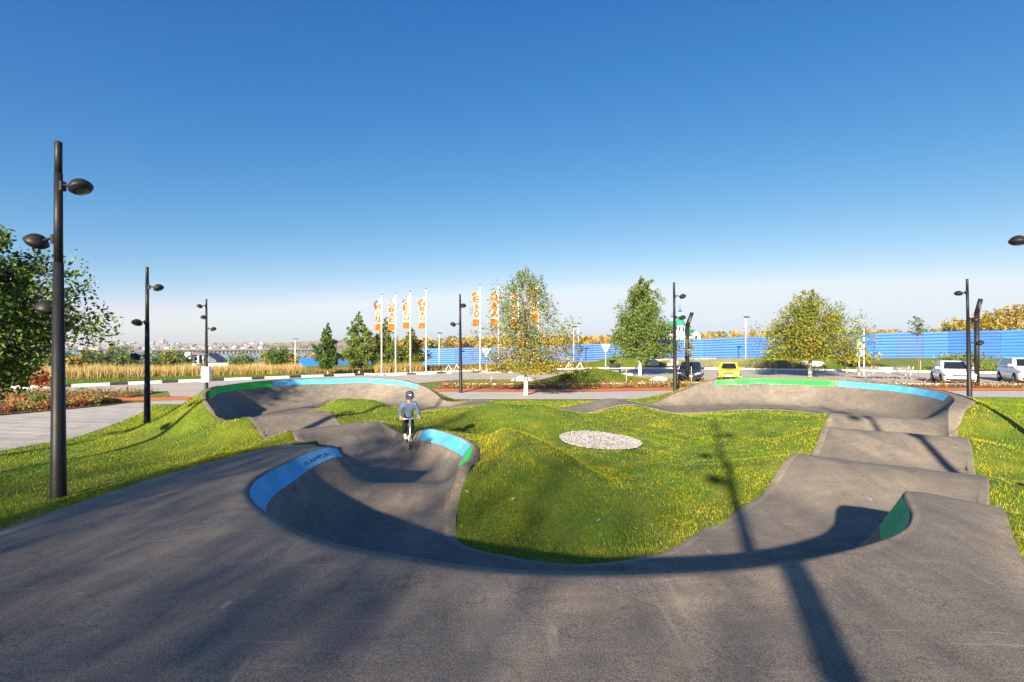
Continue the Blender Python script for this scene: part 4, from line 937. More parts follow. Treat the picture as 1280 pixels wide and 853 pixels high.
# ------------------------------------------------------------------ signs and thin poles
mat('pole_grey', (.55, .55, .54), (.62, .62, .60), scale=6, rough=.5, metal=.2); mat('sign_blue', (.02, .12, .5), rough=.5); mat('steel', (.55, .55, .55), (.62, .62, .62), scale=9, rough=.35, metal=.8)
def thin_pole(label, px, d, top, base=None, head=True):
    x = at(px, d); z0 = tz(x, d); H = CZ+(432-top)*d/640-z0
    root = thing('street_light', label, 'street light', (x, d, z0), 0, 'thin pale street lights')
    MB().tube([(0, 0, -.1), (0, 0, H*.5), (0, 0, H)], [.10, .08, .06], 8).build('pole', 'pole_grey', root, True)
    MB().box((.12, -.05, H+.05), (.75, .35, .16), bev=.05).build('lamp_head', 'lamp_black', root)
thin_pole('thin street light pole before the blue fence right of the flag gap', 549, 84, 417)
thin_pole('thin street light pole between the two narrow saplings', 717, 80, 409)
thin_pole('thin tall street light pole before the blue fence behind the yellow car', 932, 72, 397)
thin_pole('thin street light pole before the short blue fence by the river', 369, 105, 424)
thin_pole('slim mast beside the thin green saplings', 723, 95, 405)
def cone_sign(label, px, d, top, base):
    x = at(px, d); z0 = tz(x, d); H = CZ+(432-top)*d/640-z0; s = 6*d/640
    root = thing('yield_sign', label, 'sign', (x, d, z0), 0, 'triangular signs on poles')
    MB().tube([(0, 0, -.1), (0, 0, H*.95)], .05, 8).build('pole', 'pole_grey', root)
    h = .06
    pts2 = [(-.55, H), (.55, H), (.09, H-.85), (-.09, H-.85)]
    V = [(a, y_, b) for y_ in (-.09, -.06) for a, b in pts2]
    meshobj('sign_plate', V, [(0, 3, 2, 1), (4, 5, 6, 7), (0, 1, 5, 4), (1, 2, 6, 5), (2, 3, 7, 6), (3, 0, 4, 7)], 'white_paint', root)
cone_sign('white inverted triangle sign left of the dense green birch', 757, 60, 430.5, 460)
cone_sign('white inverted triangle sign behind the first flagpole after the gap', 608, 62, 436, 462)
x = at(1076, 47); z0 = tz(x, 47)
root = thing('parking_sign', 'pair of white posts with small blue and white arrow signs behind the shopping carts', 'sign', (x, 47, z0))
for k, dx in enumerate((-.15, .28)):
    H = CZ+(432-(423 if k == 0 else 412))*47/640-z0
    MB().tube([(dx, 0, -.1), (dx, 0, H)], .05, 8).build('post', 'white_paint', root)
for zz in (2.75, 2.05):
    pl = MB().box((-.15, -.07, zz), (.55, .03, .6), bev=.012).build('sign_plate', 'white_paint', root)
    meshobj('arrow', [(-.15-.16, -.0965, zz-.14), (-.15+.16, -.0965, zz-.14), (-.15, -.0965, zz+.2)], [(0, 1, 2)], 'sign_blue', pl)
# low A-frame racks
def rack(label, px, d):
    x = at(px, d); z0 = tz(x, d)
    MB_ = MB()
    for k in (0,):
        MB_.tube([(-.42, 0, 0), (0, 0, .75), (.42, 0, 0)], .045, 6).tube([(-.42, .5, 0), (0, .5, .75), (.42, .5, 0)], .045, 6).tube([(0, 0, .74), (0, .5, .74)], .04, 6)
    o = MB_.build('bicycle_rack', 'white_paint'); o.location = (x, d, z0+.03); tag(o, label, 'rack', 'white bicycle racks by the road')
rack('white A-shaped bicycle rack behind the flag gap, further from the lamp post', 560.5, 64); rack('white A-shaped bicycle rack behind the flag gap, close to the lamp post', 571, 64)
rack('white A-shaped bicycle rack at the foot of the left thin sapling', 711.5, 64); rack('white A-shaped bicycle rack at the foot of the right thin sapling', 725, 64)
mat('trim_black', (.015, .015, .016), rough=.5)
# dark bench at the end of the white kerb
b_ = thing('bench', 'dark small bench at the end of the white kerb left of the green birch', 'bench', (at(769, 50), 50, tz(at(769, 50), 50)))
MB().box((0, 0, .45), (1.1, .4, .08)).build('seat', 'trim_black', b_); MB().box((0, .2, .8), (1.1, .06, .45), rx=-.15).build('backrest', 'trim_black', b_)
for s in (-.45, .45): MB().box((s, 0, .2), (.08, .36, .44)).build('leg', 'trim_black', b_)
# ------------------------------------------------------------------ shopping carts
mat('cart_red', (.55, .04, .02), rough=.5); mat('rubber', (.02, .02, .02), rough=.8)
def cart(label, px, d, rz, tilt=0):
    x = at(px, d); root = thing('shopping_cart', label, 'shopping cart', (x, d, tz(x, d)+.04), rz, 'shopping carts left by the road')
    def P(u, v, w_): # basket corner interpolation: u length -.5...5, v -1..1, w 0..1 height
        return Vector((u*(.80+.25*w_)+.06*w_, v*(.22+.06*w_), .48+.46*w_+(.05 if u < 0 else 0)*(1-w_)))
    B = MB(); r_ = .015
    for k in range(9):
        t = k/8; u = -.5+t
        B.tube([P(u, -1, 1), P(u, -1, 0), P(u, 1, 0), P(u, 1, 1)], r_, 4)
        v = -1+2*t; B.tube([P(-.5, v, 1), P(-.5, v, 0), P(.5, v, 0), P(.5, v, 1)], r_, 4)
    for w_ in (0, .25, .5, .75, 1):
        B.tube([P(-.5, -1, w_), P(.5, -1, w_), P(.5, 1, w_), P(-.5, 1, w_), P(-.5, -1, w_)], r_*(1.8 if w_ == 1 else 1), 4)
    B.build('basket', 'steel', root)
    Fm = MB()
    for s in (-1, 1): Fm.tube([(.45, s*.20, .14), (-.42, s*.26, .18), (-.52, s*.27, .5), (-.70, s*.27, 1.02)], .016, 6)
    Fm.tube([(.45, -.2, .14), (.45, .2, .14)], .016, 6).tube([(-.42, -.26, .18), (-.42, .26, .18)], .016, 6).build('frame', 'steel', root)
    MB().tube([(-.70, -.30, 1.02), (-.70, .30, 1.02)], .024, 8).build('handle', 'cart_red', root)
    for u in (.42, -.38):
        for s in (-1, 1): MB().tube([(u, s*.22-.02, .065), (u, s*.22+.02, .065)], .065, 12).build('wheel', 'rubber', root)
cart('empty wire shopping cart beside the white sign posts', 1081, 42.5, R(172))
cart('empty wire shopping cart in the middle of the three by the road', 1104.5, 42.3, R(8))
cart('pale wire shopping cart with a red handle, nearest the white cars', 1128, 42, R(176))
# ------------------------------------------------------------------ cars
glass_mat()
mat('tyre', (.018, .018, .019), rough=.85); mat('rim_alloy', (.42, .42, .43), rough=.3, metal=.8); mat('trim_black', (.015, .015, .016), rough=.5)
mat('lens_clear', (.55, .56, .58), rough=.08, spec=.8, coat=.6); mat('plate_white', (.75, .75, .74), rough=.5); mat('lens_red', (.4, .01, .01), rough=.15)
def car(name, label, paint, loc, heading, kind, group='cars parked by the red path', taxi=False):
    root = thing(name, label, 'car', loc, heading, group)
    if kind == 'sedan': Lc, Wc, Hc, belt, hood = 4.4, 1.70, 1.46, .92, .80
    elif kind == 'suv': Lc, Wc, Hc, belt, hood = 4.4, 1.82, 1.66, 1.08, .98
    else: Lc, Wc, Hc, belt, hood = 4.1, 1.72, 1.50, .95, .86
    f = Lc/2; hw = Wc/2
    hatch = kind != 'sedan'
    # lower body stations: x, z bottom, z top, half width
    rear_top = belt+(.05 if hatch else .02)
    stn = [(f, .42, hood-.22, hw*.70), (f-.04, .30, hood-.10, hw*.82), (f-.16, .22, hood-.03, hw*.93), (f-.42, .19, hood+.03, hw*.985), (f-.9, .18, hood+.09, hw), (f-1.25, .18, belt, hw), (0, .18, belt+.02, hw),
           (-f+1.0, .18, rear_top+.01, hw), (-f+.45, .20, rear_top, hw*.985), (-f+.15, .26, rear_top-.05, hw*.93), (-f+.04, .34, rear_top-.15, hw*.84), (-f, .45, rear_top-.28, hw*.74)]
    prof = [(0, 0), (.55, 0), (.90, .02), (.975, .14), (1.0, .38), (.995, .60), (.955, .80), (.90, .93), (.80, 1.0), (.4, 1.03), (0, 1.04)]
    V = []; full = prof+[(-a, b) for a, b in prof[-2:0:-1]]; n = len(full)
    for (x, zb, zt, w_) in stn: V += [(x, a*w_, zb+(zt-zb)*b) for a, b in full]
    F = [(i*n+j, (i+1)*n+j, (i+1)*n+(j+1) % n, i*n+(j+1) % n) for i in range(len(stn)-1) for j in range(n)]+[tuple(range(n)), tuple(range((len(stn))*n-1, (len(stn)-1)*n-1, -1))]
    body = meshobj('body', V, F, paint, root, True)
    # greenhouse: outline rings
    b0 = belt-.02
    if kind == 'sedan': xb = (f-1.18, -f+.62); xt = (f-1.95, -f+1.45)
    else: xb = (f-1.12, -f+.10); xt = (f-1.85, -f+.52)
    rings = []
    for t, in ((0,), (.35,), (.75,), (.93,), (1.0,)):
        x0 = xb[0]+(xt[0]-xb[0])*t; x1 = xb[1]+(xt[1]-xb[1])*t; w_ = hw*(.93-.17*t-.03*t*t); z = b0+(Hc-b0)*(t if t < .93 else (.965 if t < 1 else 1.0))
        ins = 0 if t < .9 else (.03 if t < 1 else .22)
        x0 -= ins; x1 += ins; w_ -= ins*.8
        c_ = .22
        rings.append([(x0, -w_+c_, z), (x0-c_*.35, -w_, z), ((x0+x1)/2, -w_-.012, z), (x1+c_*.35, -w_, z), (x1, -w_+c_, z), (x1, w_-c_, z), (x1+c_*.35, w_, z), ((x0+x1)/2, w_+.012, z), (x0-c_*.35, w_, z), (x0, w_-c_, z)])
    V = [p for r_ in rings for p in r_]; m = 10
    F = [(i*m+j, i*m+(j+1) % m, (i+1)*m+(j+1) % m, (i+1)*m+j) for i in range(len(rings)-1) for j in range(m)]+[tuple((len(rings)-1)*m+j for j in range(m))]
    meshobj('cabin', V, F, paint, root, False)
    def gp(t, side, s, off):   # point on greenhouse wall
        w_ = hw*(.93-.17*t-.03*t*t); z = b0+(Hc-b0)*t
        x0 = xb[0]+(xt[0]-xb[0])*t; x1 = xb[1]+(xt[1]-xb[1])*t
        if side == 'front': return (x0+off, -(w_-.17)+2*(w_-.17)*s, z+off*.4)
        if side == 'rear': return (x1-off, -(w_-.19)+2*(w_-.19)*s, z+off*.4)
        xa = x0-.20; xc = x1+.22; return (xa+(xc-xa)*s, (1 if side == 'left' else -1)*(w_+.012+off), z)
    def pane(nm, side, s0, s1, t0=.10, t1=.88, par=None):
        q = [gp(t0, side, s0, .008), gp(t0, side, s1, .008), gp(t1, side, s1, .008), gp(t1, side, s0, .008)]
        V = q+[gp(t0, side, s0, -.02), gp(t0, side, s1, -.02), gp(t1, side, s1, -.02), gp(t1, side, s0, -.02)]
        o = meshobj(nm, V, [(0, 1, 2, 3), (3, 2, 1, 0), (0, 4, 5, 1), (1, 5, 6, 2), (2, 6, 7, 3), (3, 7, 4, 0)][:1]+[(0, 4, 5, 1), (1, 5, 6, 2), (2, 6, 7, 3), (3, 7, 4, 0)], 'car_glass', root); return o
    pane('windshield', 'front', .0, 1); pane('rear_window', 'rear', .0, 1, .2)
    for sd in ('left', 'right'): pane('side_window', sd, .06, .50); pane('side_window', sd, .53, .93)
    for s in (-1, 1):
        for wx in (f-.86, -f+.88):
            MB().lathe([(.36, -.02), (.36, .02)], Matrix.Translation((wx, s*(hw*.985), .34)) @ Matrix.Rotation(R(90), 4, 'X'), 20).build('wheel_arch', 'trim_black', root)
            wh = MB().lathe([(.20, -.10), (.30, -.10), (.32, -.06), (.32, .06), (.30, .10), (.20, .10)], Matrix.Translation((wx, s*(hw-.07), .32)) @ Matrix.Rotation(R(90), 4, 'X'), 20).build('wheel', 'tyre', root, True)
            rm = MB().lathe([(.205, -.02), (.205, .012), (.19, .0), (.05, .012), (.02, .02)], Matrix.Translation((wx, s*(hw+.025), .32)) @ Matrix.Rotation(R(-90*s), 4, 'X'), 20).build('rim', 'rim_alloy', wh)
            for k in range(5):
                an = k*1.2566; MB().box((wx+.11*math.cos(an), s*(hw+.034), .32+.11*math.sin(an)), (.17, .012, .035), ry=-an).build('spoke', 'rim_alloy', rm) if k < 0 else None
        hl_ = MB().box((f-.14, s*hw*.70, hood-.16), (.26, .40, .13), rz=-s*.38, bev=.035, ry=.12).build('headlight', 'lens_clear', root)
        MB().box((-f+.09, s*hw*.74, rear_top-.18), (.16, .30, .17), rz=s*.35, bev=.03).build('tail_light', 'lens_red', root)
        MB().box((xb[0]-.18, s*(hw+.07), belt+.09), (.16, .22, .15), bev=.04).build('mirror', paint, root)
        MB().box((f-.05, s*hw*.66, .36), (.10, .26, .10), bev=.025, rz=-s*.25).build('fog_light', 'trim_black', root)
        for hx in (.35, -.62): MB().box((hx, s*(hw+.004), belt-.13), (.18, .03, .035), bev=.008).build('door_handle', paint, root)
    MB().box((f-.015, 0, hood-.21), (.06, .85, .10), bev=.02).build('grille', 'trim_black', root)
    MB().box((f-.015, 0, .34), (.07, 1.0, .13), bev=.03).build('lower_grille', 'trim_black', root)
    MB().box((f+.02, 0, .49), (.02, .52, .115)).build('number_plate', 'plate_white', root)
    if taxi: MB().box((f-.42, 0, hood+.045), (.30, .38, .008), ry=.1).build('hood_badge', 'trim_black', root)
    return root
mat('car_white', (.78, .79, .80), (.74, .75, .77), scale=2, rough=.25, coat=.6); mat('car_navy', (.012, .018, .035), (.016, .022, .042), scale=2, rough=.25, coat=.7); mat('car_yellow', (.62, .50, .012), (.66, .54, .015), scale=2, rough=.28, coat=.6)
def head(a): return R(-90-a)
X, Y = 31.9, 37.1; car('parked_car', 'white saloon car half hidden by two black posts', 'car_white', (X, Y, tz(X, Y)+.03), head(30), 'sedan').scale = (1.1, 1.1, 1.12)
X, Y = 38.0, 38.0; car('parked_car', 'white compact hatchback parked beside the white saloon', 'car_white', (X, Y, tz(X, Y)+.03), head(28), 'suv').scale = (1.1, 1.1, 1.1)
X, Y = 13.75, 39.4; car('parked_car', 'dark navy hatchback behind two lamp posts', 'car_navy', (X, Y, tz(X, Y)+.03), head(23), 'hatch')
X, Y = 17.2, 40.6; car('parked_car', 'yellow car half hidden behind the far berm', 'car_yellow', (X, Y, tz(X, Y)+.03), head(23), 'hatch', taxi=True).scale = (.93, .93, .93)
# ------------------------------------------------------------------ child on a kick scooter
mat('skin', (.55, .33, .23), (.62, .38, .27), scale=6, rough=.6); mat('denim', (.085, .135, .22), (.17, .235, .33), scale=10, rough=.85); mat('trousers', (.012, .012, .015), (.022, .022, .025), scale=10, rough=.85)
mat('shoe_white', (.72, .70, .66), (.62, .56, .50), scale=9, rough=.7); mat('cap_navy', (.03, .045, .09), (.05, .065, .11), scale=12, rough=.8); mat('hair', (.10, .06, .03), rough=.7)
KX, KY = -2.50, 12.3
# stand on the asphalt surface
d2 = (TR[:, :, 0]-KX)**2+(TR[:, :, 1]-KY)**2; kq = np.unravel_index(np.argmin(d2), d2.shape); KZ = float(TR[kq][2])
def surf_z(x, y):
    d2 = (TR[:, :, 0]-x)**2+(TR[:, :, 1]-y)**2; k = np.argsort(d2.ravel())[:4]; w_ = 1/(d2.ravel()[k]+1e-4); return float((TR.reshape(-1, 3)[k, 2]*w_).sum()/w_.sum())
hdir = Vector((.32, -.95)).normalized()
zA = surf_z(KX+hdir.x*.38, KY+hdir.y*.38); zB = surf_z(KX-hdir.x*.38, KY-hdir.y*.38)
yaw = math.atan2(hdir.y, hdir.x); pitch = -math.atan2(zA-zB, .76)
KZ = (zA+zB)/2
def place(o): o.location = (KX, KY, KZ+.005); o.rotation_euler = (0, pitch, yaw)
sc = thing('kick_scooter', 'black and silver kick scooter under the child on the track', 'scooter'); place(sc)
MB().box((-.05, 0, .095), (.52, .115, .022), bev=.008).build('deck', 'trim_black', sc)
MB().tube([(.20, 0, .10), (.30, 0, .17), (.335, 0, .21)], [.025, .022, .024], 8).build('neck', 'steel', sc, True)
MB().tube([(.36, 0, .13), (.33, 0, .24), (.235, 0, .70)], [.022, .021, .017], 10).build('stem', 'steel', sc, True)
hb = MB().tube([(.232, -.26, .715), (.232, 0, .705), (.232, .26, .715)], .014, 8).build('handlebar', 'steel', sc, True)
for s in (-1, 1): MB().tube([(.232, s*.17, .712), (.232, s*.28, .716)], .019, 10).build('grip', 'rubber', hb)
for wx in (.37, -.37):
    wh = MB().lathe([(.03, -.014), (.056, -.014), (.064, -.008), (.064, .008), (.056, .014), (.03, .014)], Matrix.Translation((wx, 0, .064)) @ Matrix.Rotation(R(90), 4, 'X'), 20).build('wheel', 'rubber', sc, True)
    MB().lathe([(.034, -.017), (.034, .017)], Matrix.Translation((wx, 0, .064)) @ Matrix.Rotation(R(90), 4, 'X'), 12).build('hub', 'steel', wh)
for s in (-1, 1): MB().box((.365, s*.026, .10), (.03, .008, .11)).build('fork', 'steel', sc)
MB().box((-.34, 0, .14), (.12, .05, .012), ry=.25).build('brake', 'steel', sc)
kid = thing('person', 'child in a denim jacket, dark cap and black trousers riding a scooter', 'person'); place(kid)
def skin_obj(name, chains, m, parent, sub=2):
    """chains: list of vertex lists [(pos, (rx, ry))...], first vertex may be an index of an existing one"""
    V = []; E = []; RAD = []; names = {}
    for ch in chains:
        prev = None
        for item in ch:
            if isinstance(item, str): prev = names[item]; continue
            nm, p, r_ = item
            V.append(p); RAD.append(r_); i = len(V)-1
            if nm: names[nm] = i
            if prev is not None: E.append((prev, i))
            prev = i
    me = bpy.data.meshes.new(name); me.from_pydata(V, E, []); me.update(); me.materials.append(MATS[m])
    o = link(bpy.data.objects.new(name, me), parent)
    md = o.modifiers.new('skin', 'SKIN'); md.use_smooth_shade = True
    for i, r_ in enumerate(RAD):
        sv = me.skin_vertices[0].data[i]; sv.radius = r_ if hasattr(r_, '__len__') else (r_, r_); sv.use_root = (i == 0)
    s_ = o.modifiers.new('sub', 'SUBSURF'); s_.levels = sub; s_.render_levels = sub
    return o
# pose (local: x forward, y left, z up); standing on the deck, hands on the bar
pel = (-.06, 0, .66); hipL, hipR = (-.06, .07, .62), (-.06, -.07, .62)
kneL, ankL = (.03, .075, .38), (-.02, .035, .17)
kneR, ankR = (.00, -.085, .40), (-.17, -.045, .17)
chest = (-.02, 0, .93); neck = (.0, 0, 1.05)
shL, shR = (-.01, .135, 1.0), (-.01, -.135, 1.0); elL, elR = (.02, .215, .83), (.02, -.215, .83); wrL, wrR = (.20, .205, .735), (.20, -.205, .735)
body = skin_obj('body', [[('p', pel, (.085, .075)), ('w', (-.045, 0, .78), (.08, .065)), ('c', chest, (.10, .075)), ('n', neck, .038), (None, (.008, 0, 1.09), .036), ('h', (.02, 0, 1.15), (.072, .075)), (None, (.015, 0, 1.22), (.076, .08))],
    ['p', (None, hipL, .07), (None, kneL, .045), (None, ankL, .032), (None, (.10, .035, .135), (.03, .025))], ['p', (None, hipR, .07), (None, kneR, .045), (None, ankR, .032), (None, (-.05, -.045, .135), (.03, .025))],
    ['c', (None, shL, .036), (None, elL, .034), (None, wrL, .024)], ['c', (None, shR, .036), (None, elR, .034), (None, wrR, .024)]], 'skin', kid)
body['label'] = 'bare face, neck and hands of the child'
jk = skin_obj('jacket', [[('p', (-.058, 0, .635), (.125, .105)), (None, (-.055, 0, .70), (.122, .10)), ('w', (-.045, 0, .80), (.115, .095)), ('c', (-.022, 0, .94), (.135, .10)), (None, (-.005, 0, 1.03), (.065, .06))],
    ['c', (None, (-.01, .13, .985), .078), (None, elL, .055), (None, (.15, .207, .758), .044), (None, (.175, .206, .747), .042)], ['c', (None, (-.01, -.13, .985), .078), (None, elR, .055), (None, (.15, -.207, .758), .044), (None, (.175, -.206, .747), .042)]], 'denim', kid)
tr_ = skin_obj('trousers', [[('p', (-.06, 0, .63), (.112, .09)), (None, (-.058, 0, .70), (.105, .085))], ['p', (None, (-.055, .07, .60), .085), (None, kneL, .066), (None, (-.02, .045, .20), .056)], ['p', (None, (-.055, -.07, .60), .085), (None, kneR, .066), (None, (-.16, -.052, .20), .056)]], 'trousers', kid)
for (x, y) in ((.035, .035), (-.115, -.045)):
    sh = MB(); V = []
    for (xx, w_, zt) in ((-.105, .028, .175), (-.08, .04, .20), (-.02, .044, .195), (.04, .046, .165), (.09, .043, .145), (.125, .026, .13)):
        V += [(x+xx, y-w_, .108), (x+xx, y+w_, .108), (x+xx, y+w_*.95, .13), (x+xx, y+w_*.55, zt), (x+xx, y-w_*.55, zt), (x+xx, y-w_*.95, .13)]
    F = [(i*6+j, i*6+(j+1) % 6, (i+1)*6+(j+1) % 6, (i+1)*6+j) for i in range(5) for j in range(6)]+[(5, 4, 3, 2, 1, 0), tuple(range(30, 36))]
    so_ = meshobj('shoe', V, F, 'shoe_white', kid, True)
    MB().box((x+.01, y, .107), (.235, .088, .016), bev=.006).build('sole', 'shoe_white', so_)
cap = MB().lathe([(.092, 1.205), (.096, 1.235), (.090, 1.27), (.068, 1.30), (.03, 1.315), (.005, 1.317)], Matrix.Translation((.012, 0, 0)), 18).build('cap', 'cap_navy', kid, True)
V = []
for k in range(9):
    a = R(-62+124*k/8); V += [(.012+.09*math.cos(a), .09*math.sin(a), 1.212), (.03+.155*math.cos(a), .125*math.sin(a), 1.198), (.03+.155*math.cos(a), .125*math.sin(a), 1.205), (.012+.09*math.cos(a), .09*math.sin(a), 1.222)]
meshobj('peak', V, [(k*4+j, k*4+(j+1) % 4, k*4+4+(j+1) % 4, k*4+4+j) for k in range(8) for j in range(4)], 'cap_navy', cap, True)
MB().box((.108, 0, 1.25), (.008, .06, .035), ry=.15).build('badge', 'white_paint', cap)
MB().lathe([(.083, 1.12), (.088, 1.16), (.09, 1.21), (.088, 1.225)], Matrix.Translation((-.012, 0, 0)), 18).build('hair', 'hair', kid, True)
mat('face_dark', (.05, .03, .025), rough=.5); mat('lip', (.42, .16, .13), rough=.5)
for s in (-1, 1):
    MB().lathe([(.004, -.006), (.011, 0), (.004, .006)], Matrix.Translation((.089, s*.03, 1.172)) @ Matrix.Rotation(R(90), 4, 'Y'), 8).build('eye', 'face_dark', kid)
    MB().lathe([(.005, -.008), (.02, 0), (.005, .008)], Matrix.Translation((.01, s*.09, 1.16)) @ Matrix.Rotation(R(90), 4, 'X'), 8).build('ear', 'skin', kid, True)
    # five fingers curled on the grip
    for k in range(4):
        yy = s*(.175+.021*k); MB().tube([(.19, yy, .742), (.225, yy, .748), (.258, yy, .73), (.256, yy, .70), (.238, yy, .69)], [.011, .0105, .010, .0095, .008], 6).build('finger', 'skin', kid, True)
    MB().tube([(.195, s*.175, .725), (.215, s*.15, .70), (.245, s*.15, .694)], [.012, .0105, .008], 6).build('thumb', 'skin', kid, True)
    MB().box((.192, s*.207, .735), (.05, .085, .03), bev=.012).build('palm', 'skin', kid, True)
MB().lathe([(.003, -.02), (.014, -.012), (.012, .004), (.004, .018)], Matrix.Translation((.096, 0, 1.15)), 8).build('nose', 'skin', kid, True)
MB().box((.088, 0, 1.115), (.012, .036, .009), bev=.003).build('mouth', 'lip', kid)
# ------------------------------------------------------------------ church behind the fence
mat('church_white', (.78, .77, .74), (.70, .69, .66), scale=.6, rough=.8); mat('roof_green', (.01, .20, .13), (.015, .25, .16), scale=.5, rough=.5); mat('dome_blue', (.02, .12, .33), rough=.3); mat('window_dark', (.03, .035, .04), rough=.2)
D = 200; cx_ = at(840, D); zb = 0.0
ch = thing('church', 'white church with green tent roofs and small blue domes behind the blue fence', 'church', (cx_, D, zb))
def px2(px, y): return ((px-640)/640*D-cx_, CZ+(432-y)*D/640-zb)
def tower(pxc, wpx, ybase_top, roof_top, drum_top, dome_top, yoff, nwin):
    x, z1 = px2(pxc, ybase_top); _, z2 = px2(pxc, roof_top); _, z3 = px2(pxc, drum_top); _, z4 = px2(pxc, dome_top); w_ = wpx*D/640
    t = MB().lathe([(w_*.5, 0), (w_*.5, z1-.4), (w_*.54, z1-.3), (w_*.54, z1)], Matrix.Translation((x, yoff, 0)) @ Matrix.Rotation(R(22.5), 4, 'Z'), 8).build('tower', 'church_white', ch)
    r_ = MB().lathe([(w_*.62, z1), (w_*.60, z1+.2), (w_*.12, z2)], Matrix.Translation((x, yoff, 0)) @ Matrix.Rotation(R(22.5), 4, 'Z'), 8).build('tent_roof', 'roof_green', ch)
    dr = MB().lathe([(w_*.13, z2-.3), (w_*.13, z3)], Matrix.Translation((x, yoff, 0)), 10).build('drum', 'church_white', ch)
    h = z4-z3; MB().lathe([(w_*.13, z3), (w_*.20, z3+h*.22), (w_*.19, z3+h*.4), (w_*.08, z3+h*.65), (w_*.02, z3+h*.8)], Matrix.Translation((x, yoff, 0)), 12).build('onion_dome', 'dome_blue', ch, True)
    MB().box((x, yoff, z4+.2), (.12, .12, 1.4)).box((x, yoff, z4+.3), (.7, .12, .12)).build('cross', 'dome_blue', ch)
    for k in range(nwin):
        xx = x+(k-(nwin-1)/2)*w_*.42; MB().box((xx, yoff-w_*.47, z1-1.5), (w_*.15, w_*.12, 1.6)).build('window', 'window_dark', ch)
tower(838, 9, 410.5, 401, 398, 393.5, -2, 2); tower(850, 11, 407, 395, 391, 384.5, 0, 2)
x0, z0_ = px2(833, 420); x1, z1_ = px2(871, 417)
MB().box(((x0+x1)/2, 5, 3), (x1-x0, 12, z0_+1.2-.0)).build('nave', 'church_white', ch)
V = [(x0-.4, -1.3, z0_*1.0+.1), (x1+.4, -1.3, z0_+.1), (x1+.4, 11.4, z0_+.1), (x0-.4, 11.4, z0_+.1), (x0-.2, 5, z0_+2.6), (x1+.2, 5, z0_+2.6)]
MB().add(V, [(0, 1, 5, 4), (2, 3, 4, 5), (1, 2, 5), (3, 0, 4), (3, 2, 1, 0)]).build('nave_roof', 'roof_green', ch)
xg, zg = px2(866, 413); V = [(xg-1.9, -3.2, 0), (xg+1.9, -3.2, 0), (xg+1.9, 0, 0), (xg-1.9, 0, 0), (xg-1.9, -3.2, zg-2), (xg+1.9, -3.2, zg-2), (xg+1.9, 0, zg-2), (xg-1.9, 0, zg-2), (xg, -3.2, zg), (xg, 0, zg)]
MB().add(V, [(0, 1, 5, 8, 4), (1, 2, 6, 5), (3, 0, 4, 7), (2, 3, 7, 9, 6)]).build('porch', 'church_white', ch)
MB().add([(xg-2.3, -3.5, zg-2.3), (xg, -3.5, zg+.15), (xg, .2, zg+.15), (xg-2.3, .2, zg-2.3), (xg+2.3, -3.5, zg-2.3), (xg+2.3, .2, zg-2.3)], [(0, 1, 2, 3), (1, 4, 5, 2)]).build('porch_roof', 'roof_green', ch)
MB().box((xg+.2, -3.25, zg-3.2), (1.0, .2, 2.0)).build('window', 'window_dark', ch)
# ------------------------------------------------------------------ pavilion, bridge, river, far shore, city
mat('pavilion_white', (.74, .73, .70), (.66, .65, .62), scale=.4, rough=.7); mat('pavilion_dark', (.07, .07, .10), (.11, .10, .14), scale=.5, rough=.5)
D = 150; xw = at(229, D); zb = Gs(at(240, D), D)
pv = thing('pavilion', 'white riverside pavilion with a slanting dark stair roof', 'building', (xw, D, zb))
def pq(px, y): return (at(px, D)-xw, CZ+(432-y)*D/640-zb)
a, t = pq(243, 440.5); MB().box((a*.5-.1, 3, t/2), (a*.52, 7, t)).build('wall', 'pavilion_white', pv)
MB().box((a*.86, 4, t*.45), (a*.4, 5, t*.9)).build('glazed_bay', 'window_dark', pv)
for k in range(3): MB().box((a*.86, 1.45, t*(.2+.28*k)), (a*.42, .25, .3)).build('floor_band', 'pavilion_white', pv)
p0 = pq(238, 440.5); p1 = pq(256, 441.5); p2 = pq(270, 450.5)
rf = MB()
for (q0, q1) in ((p0, p1), (p1, p2)):
    rf.add([(q0[0], 0, q0[1]), (q1[0], 0, q1[1]), (q1[0], 6, q1[1]), (q0[0], 6, q0[1]), (q0[0], 0, q0[1]-.7), (q1[0], 0, q1[1]-.7), (q1[0], 6, q1[1]-.7), (q0[0], 6, q0[1]-.7)], [(0, 1, 2, 3), (7, 6, 5, 4), (0, 4, 5, 1), (1, 5, 6, 2), (2, 6, 7, 3), (3, 7, 4, 0)])
rf.build('roof', 'pavilion_dark', pv)
for px in (246, 252, 258): q = pq(px, 442.5); MB().box((q[0], .8, q[1]/2), (.35, .35, q[1])).build('column', 'pavilion_white', pv)
MB().box((pq(262, 455)[0], 2, pq(262, 454.5)[1]/2), (12, 6, max(.5, pq(262, 454.5)[1]))).build('terrace', 'pavilion_white', pv)
# river
m = mat('river_water', (.10, .15, .21), (.14, .20, .27), scale=.02, rough=.18, spec=.5, bump=.2, bscale=.4, bdist=.1)
V = [(-4000, 250, -12), (700, 250, -12), (700, 1500, -12), (-4000, 1500, -12)]
struct(meshobj('river', V, [(0, 1, 2, 3)], 'river_water'))
